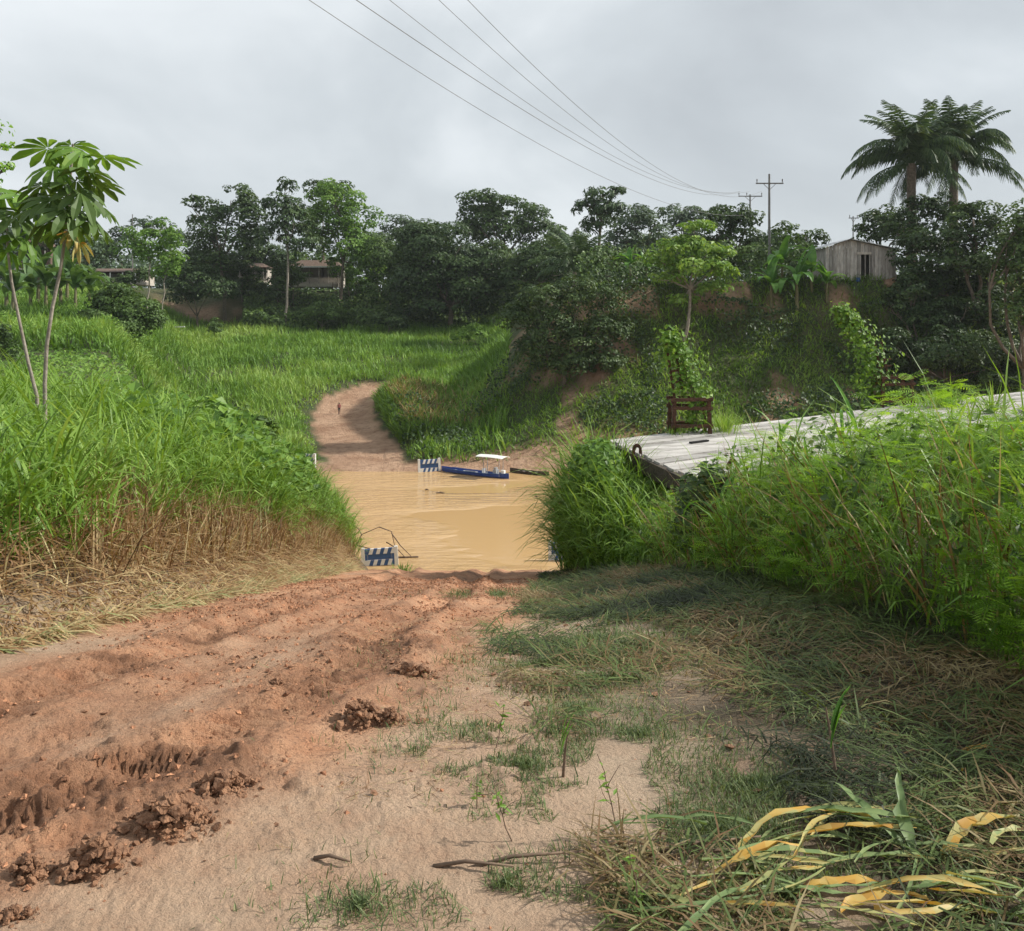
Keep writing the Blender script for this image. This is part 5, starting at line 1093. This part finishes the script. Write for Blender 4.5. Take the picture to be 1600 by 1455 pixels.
def house(label, px0, px1, ridge_py, eave_py, base_py, d, wallm, roofm, name='house', fascia=False, group=None, pw=None):
    x0, x1 = wp(px0, d), wp(px1, d); k = d / FPX; W_ = x1 - x0; hz = (base_py - eave_py) * k; hr = (base_py - ridge_py) * k
    r_ = thing(name, label, 'house', ((x0 + x1) / 2, d, (HZ - base_py) * k), 0, group); Y0, Y1 = 0, W_ * .6
    g = Geo(); g.add(*box((0, Y1, hz / 2), (W_ * .96, .12, hz))); g.add(*box((-W_ * .47, Y1 * .65, hz / 2), (.12, Y1 * .7, hz))); g.add(*box((W_ * .47, Y1 * .65, hz / 2), (.12, Y1 * .7, hz))); g.add(*box((0, Y1 * .35, hz * .2), (W_ * .93, .1, hz * .4))); g.obj('wall', M[wallm], r_)
    g = Geo(); rx = W_ * .54; V = [[-rx, -1, hz], [rx, -1, hz], [rx, Y1 + .6, hz], [-rx, Y1 + .6, hz], [-rx * .62, Y1 * .5, hr], [rx * .62, Y1 * .5, hr]]
    g.add(V, [[0, 1, 5, 4], [2, 3, 4, 5], [3, 2, 1, 0]], [[1, 2, 5], [3, 0, 4]]); g.obj('roof', M[roofm], r_)
    if fascia: g = Geo(); g.add(*box((0, -1.03, hz - .05), (rx * 2, .06, .3))); g.obj('fascia', M['white'], r_)
    for i in range(6): g = Geo(); g.add(*box((-W_ * .46 + i * W_ * .184, -.7, hz / 2 - .1), (.17, .17, hz - .1))); g.obj('veranda_post', M[pw or 'old_wood'], r_)
    g = Geo(); g.add(*box((-W_ * .12, -.72, hz * .3), (W_ * .66, .06, .12))); g.obj('railing', M['old_wood'], r_)
    g = Geo(); g.add(*box((0, Y1 * .3, -.3), (W_, Y1 + 1.8, .6))); g.obj('plinth', M['wallc'], r_)
house('low brown roofed house with a veranda between the tall trees', 452, 532, 405, 417, 444, 186, 'wallc', 'tin_rust', fascia=True)
house('open sided shed glimpsed between trunks left of the brown house', 350, 415, 410, 418, 440, 188, 'wallc', 'tin_rust', name='shed')
house('pale house with white posts behind the left bananas', 112, 218, 418, 425, 440, 172, 'wallc', 'tin_rust', pw='white')
house('small house with an orange wall behind the left saplings', 20, 75, 372, 385, 420, 178, 'tin_rust', 'tin_rust')
r_ = thing('post_fence', 'post and board fence right of the brown roofed house', 'fence', (wp(520, 183.5), 183.5, 5.0)); k = 183 / FPX
for i in range(11): g = Geo(); g.add(*box((i * 5.4 * k, 0, .9 + U(-.2, .3)), (.16, .16, 2.2))); g.obj('post', M['bark'], r_)
for z in (.7, 1.5): g = Geo(); g.add(*box((27 * k, -.1, z), (54 * k, .05, .18))); g.obj('rail', M['old_wood'], r_)
g = Geo(); g.add(*box((0, 0, .1), (2.4, .5, .16), rots([.2], [.03], [0])[0])); o = g.obj('white_board', M['white']); o.location = (wp(277, 150), 150, float(gz(wp(277, 150), 150)) + .7); tag(o, 'pale board lying at the field edge right of the rounded bush', 'board')

# ------------------------------------------------------------------ person on the far track
d = 106.0; x = wp(530, d); z = float(gz(x, d)) - .02
me = bpy.data.meshes.new('person'); H_ = 1.42 / 1.7
J = dict(pel=(0, 0, .92), ch=(0, 0, 1.22), nk=(0, 0, 1.42), hd=(.0, .0, 1.52), ht=(0, 0, 1.68), ls=(-.17, 0, 1.38), le=(-.22, .06, 1.12), lh=(-.20, -.06, .9), rs=(.17, 0, 1.38), re=(.22, -.05, 1.12), rh=(.2, -.2, .92), lk=(-.09, -.10, .5), lf=(-.09, .04, .07), lt=(-.09, -.13, .03), rk=(.09, .02, .5), rf=(.09, .22, .10), rt=(.09, .08, .03), lhp=(-.09, 0, .88), rhp=(.09, 0, .88))
ks = list(J); ed = [('pel', 'ch'), ('ch', 'nk'), ('nk', 'hd'), ('hd', 'ht'), ('ch', 'ls'), ('ls', 'le'), ('le', 'lh'), ('ch', 'rs'), ('rs', 're'), ('re', 'rh'), ('pel', 'lhp'), ('lhp', 'lk'), ('lk', 'lf'), ('lf', 'lt'), ('pel', 'rhp'), ('rhp', 'rk'), ('rk', 'rf'), ('rf', 'rt')]
me.from_pydata([tuple(v * H_ for v in J[q]) for q in ks], [(ks.index(a), ks.index(b)) for a, b in ed], [])
o = link('person', me, None, (x, d, z), (0, 0, .3)); tag(o, 'lone person in a reddish shirt and dark shorts walking on the far track', 'person')
sm = o.modifiers.new('skin', 'SKIN'); R_ = dict(pel=.15, ch=.15, nk=.06, hd=.10, ht=.09, ls=.07, le=.05, lh=.04, rs=.07, re=.05, rh=.04, lk=.06, lf=.045, lt=.04, rk=.06, rf=.045, rt=.04, lhp=.10, rhp=.10)
for i, q in enumerate(ks):
    me.skin_vertices[0].data[i].radius = (R_[q] * H_,) * 2; me.skin_vertices[0].data[i].use_root = (q == 'pel')
o.modifiers.new('sub', 'SUBSURF').render_levels = 2
m, t, b, l = new_mat('person_clothes'); co = t.nodes.new('ShaderNodeTexCoord'); sp = t.nodes.new('ShaderNodeSeparateXYZ'); rp_ = t.nodes.new('ShaderNodeValToRGB'); rp_.color_ramp.interpolation = 'CONSTANT'
dv = t.nodes.new('ShaderNodeMath'); dv.operation = 'DIVIDE'; dv.inputs[1].default_value = 1.5
for i, (p_, c_) in enumerate(((0, (.11, .055, .035)), (.30, (.02, .02, .03)), (.52, (.30, .09, .08)), (.80, (.11, .055, .035)), (.885, (.01, .01, .01)))):
    el = rp_.color_ramp.elements[i] if i < 2 else rp_.color_ramp.elements.new(p_); el.position = p_; el.color = (*c_, 1)
l(co.outputs['Object'], sp.inputs[0]); l(sp.outputs['Z'], dv.inputs[0]); l(dv.outputs[0], rp_.inputs[0]); l(rp_.outputs[0], b.inputs['Base Color']); me.materials.append(m)

# ------------------------------------------------------------------ foreground details
import bmesh
def clod(label, px, py, w, h, seed):
    """heap of broken earth: a low core with many angular chunks pressed into it"""
    c = ground_hit(px, py); g = Geo(); n = int(120 + 1800 * w)
    r = np.minimum(np.abs(rng.normal(size=n)) * .62, U(.9, 1.25, n)); a = U(0, 6.28, n); hh = np.exp(-(r / .75) ** 2)
    x = r * np.cos(a) * w * 1.25; y = r * np.sin(a) * w * .85; sz = w * (.035 + .30 * U(0, 1, n) ** 3.5) * (.6 + .6 * hh)
    z = h * hh * U(.05, .95, n) ** .7 * (.6 + .8 * fbm(x * 18, y * 18, 2, seed)) - sz * .2
    tV = ico * A([1, .85, .8])
    R = rots(U(0, 6.28, n), U(-.8, .8, n), U(-.8, .8, n)); V = np.einsum('nij,mj->nmi', R, tV) * U(.7, 1.3, (n, len(tV)))[:, :, None] * sz[:, None, None] + np.stack([x, y, z], 1)[:, None]
    b_ = (np.arange(n) * len(tV))[:, None, None]; g.add(V.reshape(-1, 3), None, (it[None] + b_).reshape(-1, 3), np.clip(.5 + .25 * rng.normal(size=n), 0, 1))
    k, q = 9, 18; rr_ = np.linspace(0, 1.25, k); aa = np.arange(q) * 2 * math.pi / q; RR_, AA = np.meshgrid(rr_, aa, indexing='ij')
    X_ = RR_ * np.cos(AA) * w; Y_ = RR_ * np.sin(AA) * w * .75; Z_ = h * .62 * np.exp(-(RR_ / .6) ** 2) * (.6 + .8 * fbm(X_ * 25, Y_ * 25, 3, seed + 3)) - .012
    ii_ = np.arange(k * q).reshape(k, q); j2 = np.roll(np.arange(q), -1); g.add(np.stack([X_, Y_, Z_], -1).reshape(-1, 3), np.stack([ii_[:-1], ii_[1:], ii_[1:][:, j2], ii_[:-1][:, j2]], -1).reshape(-1, 4))
    o = g.obj('mud_clod', M['clod']); o.location = (c.x, c.y, float(gz(c.x, c.y)) + .005); return tag(o, label, 'mud clod', 'lumps of mud beside the wheel ruts')
clod('large crumbly lump of dark mud beside the wheel rut', 262, 1300, .12, .11, 1)
clod('dark mud lump right of the rut, farthest up the track', 560, 1128, .105, .085, 2)
clod('reddish mud lump below the large crumbly one', 150, 1362, .09, .085, 3)
clod('flat mud lump at the left, below the tread prints', 45, 1375, .07, .05, 4)
clod('mud lump at the road edge where the grass begins', 640, 1058, .10, .06, 5)
clod('long low mud lump between the two largest ones', 350, 1235, .10, .05, 6)
clod('small mud lump just right of the far dark one', 610, 1130, .06, .05, 7)
clod('low mud lump in the middle of the track', 430, 1078, .05, .05, 8)
clod('small mud lump in the bottom left corner', 20, 1440, .05, .03, 9)
# big cut leaves at the lower right
def cut_leaf(label, px, py, L_, w, az, e0, curl, tint, roll=0., zo=.02):
    c = ground_hit(px, py); V, Q = strap(L_, w, e0 * .62, curl * .6, 10); V[:, 1] += .10 * L_ * np.sin(V[:, 0] / L_ * 3 + px); V += rng.normal(size=V.shape) * w * .13; V[:, 2] = np.maximum(V[:, 2], -zo + .004); g = Geo()
    g.add(V, Q, None, np.clip(tint + .09 * rng.normal(size=len(Q)), 0, 1)); o = g.obj('cut_leaf', M['cut'], None, True)
    o.location = (c.x, c.y, float(gz(c.x, c.y)) + zo); o.rotation_euler = (roll, 0, az); return tag(o, label, 'leaf', 'cut cane leaves in the corner')
for a in ((1085, 1385, .34, .028, .15, .9, 1.5, .70, 'yellow bent leaf standing up beside the pit in the corner'), (1150, 1345, .42, .030, .5, .45, .9, .62, 'yellow leaf arching over the left of the leaf heap'), (1240, 1330, .40, .026, .2, .5, .9, .66, 'yellow green leaf along the back of the leaf heap'), (1250, 1400, .24, .034, -.05, .2, .4, .72, 'short orange leaf lying flat in the leaf heap'),
          (1470, 1345, .34, .045, .35, .55, .9, .60, 'broad straw yellow leaf right of the leaf heap'), (1420, 1345, .30, .034, 2.0, .9, 1.1, .08, 'grey green leaf standing up in the leaf heap'), (1440, 1350, .28, .034, 1.5, 1.2, .7, .05, 'upright pale green leaf tip in the leaf heap'), (1500, 1180, .17, .026, -.2, .5, 1.2, .9, 'curled brown leaf in the shade above the leaf heap'),
          (1010, 1400, .26, .02, -.9, .6, 1.3, .2, 'green leaf curving down at the left of the pit'), (1320, 1440, .26, .03, .3, .3, .7, .7, 'orange leaf at the bottom edge of the picture')): cut_leaf(a[8], *a[:8])
for i in range(60):
    px, py = U(1080, 1590), U(1290, 1450); cut_leaf('narrow cut leaf lying in the tangled heap in the lower right corner', px, py, U(.18, .45), U(.009, .022), U(-.6, .8) + (math.pi if U(0, 1) < .5 else 0), U(.05, .32), U(.1, .8), U(.0, .62), U(-.5, .5), U(.01, .06))
def shoot(label, px, py, tip_py, n, s_, name='shoot'):
    c = ground_hit(px, py); r_ = thing(name, label, 'shoot', (c.x, c.y, float(gz(c.x, c.y))), 0); H_ = (py - tip_py) / FPX * c.y
    g = Geo(); g.add(*tube([(0, 0, 0), (-.02 * s_, 0, H_ * .5), (-.04 * s_, 0, H_ * .8)], [.006, .005, .003], 5)); g.obj('stem', M['twig'], r_, True)
    for i in range(n): V, Q = strap(H_ * U(.5, .8), .022 * s_, U(1.2, 1.5), U(.1, .5), 6); g = Geo(); g.add(V, Q, None, .55 + .1 * rng.normal(size=len(Q))); g.obj('leaf', M['banana'], r_).location = (-.02 * s_, 0, H_ * U(.35, .6)); r_.children[-1].rotation_euler = (U(-.15, .15), 0, i * 2.2 + 2.4)
shoot('young green cane shoot standing alone in the shaded cut grass', 1308, 1225, 1085, 5, 1.0)
shoot('small green shoot left of the shaded cane shoot', 880, 1215, 1130, 4, .5)
def weed(label, px, py, h, lean, n):
    c = ground_hit(px, py); r_ = thing('weed_stalk', label, 'weed', (c.x, c.y, float(gz(c.x, c.y)))); g = Geo(); p = limb((0, 0, 0), (lean, .02, h), .0024, .0012, g, 6, .15, 5)
    for q in range(2): limb(p[2 + q], p[2 + q] + A([U(-.08, .08), U(-.05, .05), h * .35]), .0014, .0008, g, 4, .2, 4)
    g.obj('stem', M['twig'], r_, True); g = Geo(); k = n; t = U(.35, 1, k); pp = np.stack([I(t, np.linspace(0, 1, len(p)), p[:, i]) for i in range(3)], 1) + rng.normal(size=(k, 3)) * .012
    leaves(pp, rng.normal(size=(k, 3)) * .5 + A([0, 0, 1]), U(.02, .05, k), U(.008, .016, k), U(.3, .9, k), g); g.obj('foliage', M['bright'], r_)
for px, py, h, le, lb in ((965, 1315, .26, -.06, 'thin branching weed stalk beside the turf'), (800, 1315, .15, -.05, 'slanting thin weed stalk at the edge of the sand'), (775, 1170, .16, .03, 'dry weed stalk in the sparse grass'), (745, 1265, .10, .0, 'tiny green weed in the pale sand'), (985, 1440, .20, .0, 'weed stalk at the bottom edge beside the pit')): weed(lb, px, py, h, le, 10)
for i, (px, py, l_, az, lb) in enumerate(((740, 1360, .24, -.15, 'dry twig lying on the sand near the bottom turf'), (820, 1350, .35, .1, 'long dry twig along the edge of the bottom turf'), (1110, 1345, .5, .05, 'brown stick lying across the pit in the corner'), (1090, 1330, .4, .15, 'second brown stick behind the first in the corner pit'), (520, 1350, .12, -.3, 'short twig lying on the bare sand'), (1420, 1010, .5, .9, 'thin bent stick leaning in the dark thicket front'))):
    c = ground_hit(px, py); g = Geo(); g.add(*tube([(-l_ / 2, 0, .01), (-.1 * l_, .03 * l_, .02), (l_ / 2, -.02 * l_, .012)], [.007, .006, .003], 6)); o = g.obj('twig', M['twig'], None, True); o.location = (c.x, c.y, float(gz(c.x, c.y))); o.rotation_euler = (0, -.1, az); tag(o, lb, 'twig')

# ------------------------------------------------------------------ damp air
m = bpy.data.materials.new('damp_air'); m.use_nodes = True; t = m.node_tree; t.nodes.clear()
pv = t.nodes.new('ShaderNodeVolumePrincipled'); mo = t.nodes.new('ShaderNodeOutputMaterial')
pv.inputs['Color'].default_value = (.86, .91, .96, 1); pv.inputs['Density'].default_value = .00014; pv.inputs['Anisotropy'].default_value = .2
t.links.new(pv.outputs[0], mo.inputs['Volume'])
g = Geo(); g.add(*box((0, 0, 12), (1900, 1900, 64))); o = g.obj('haze', m); tag(o, 'thin damp haze hanging over the whole river valley', 'haze', kind='stuff')
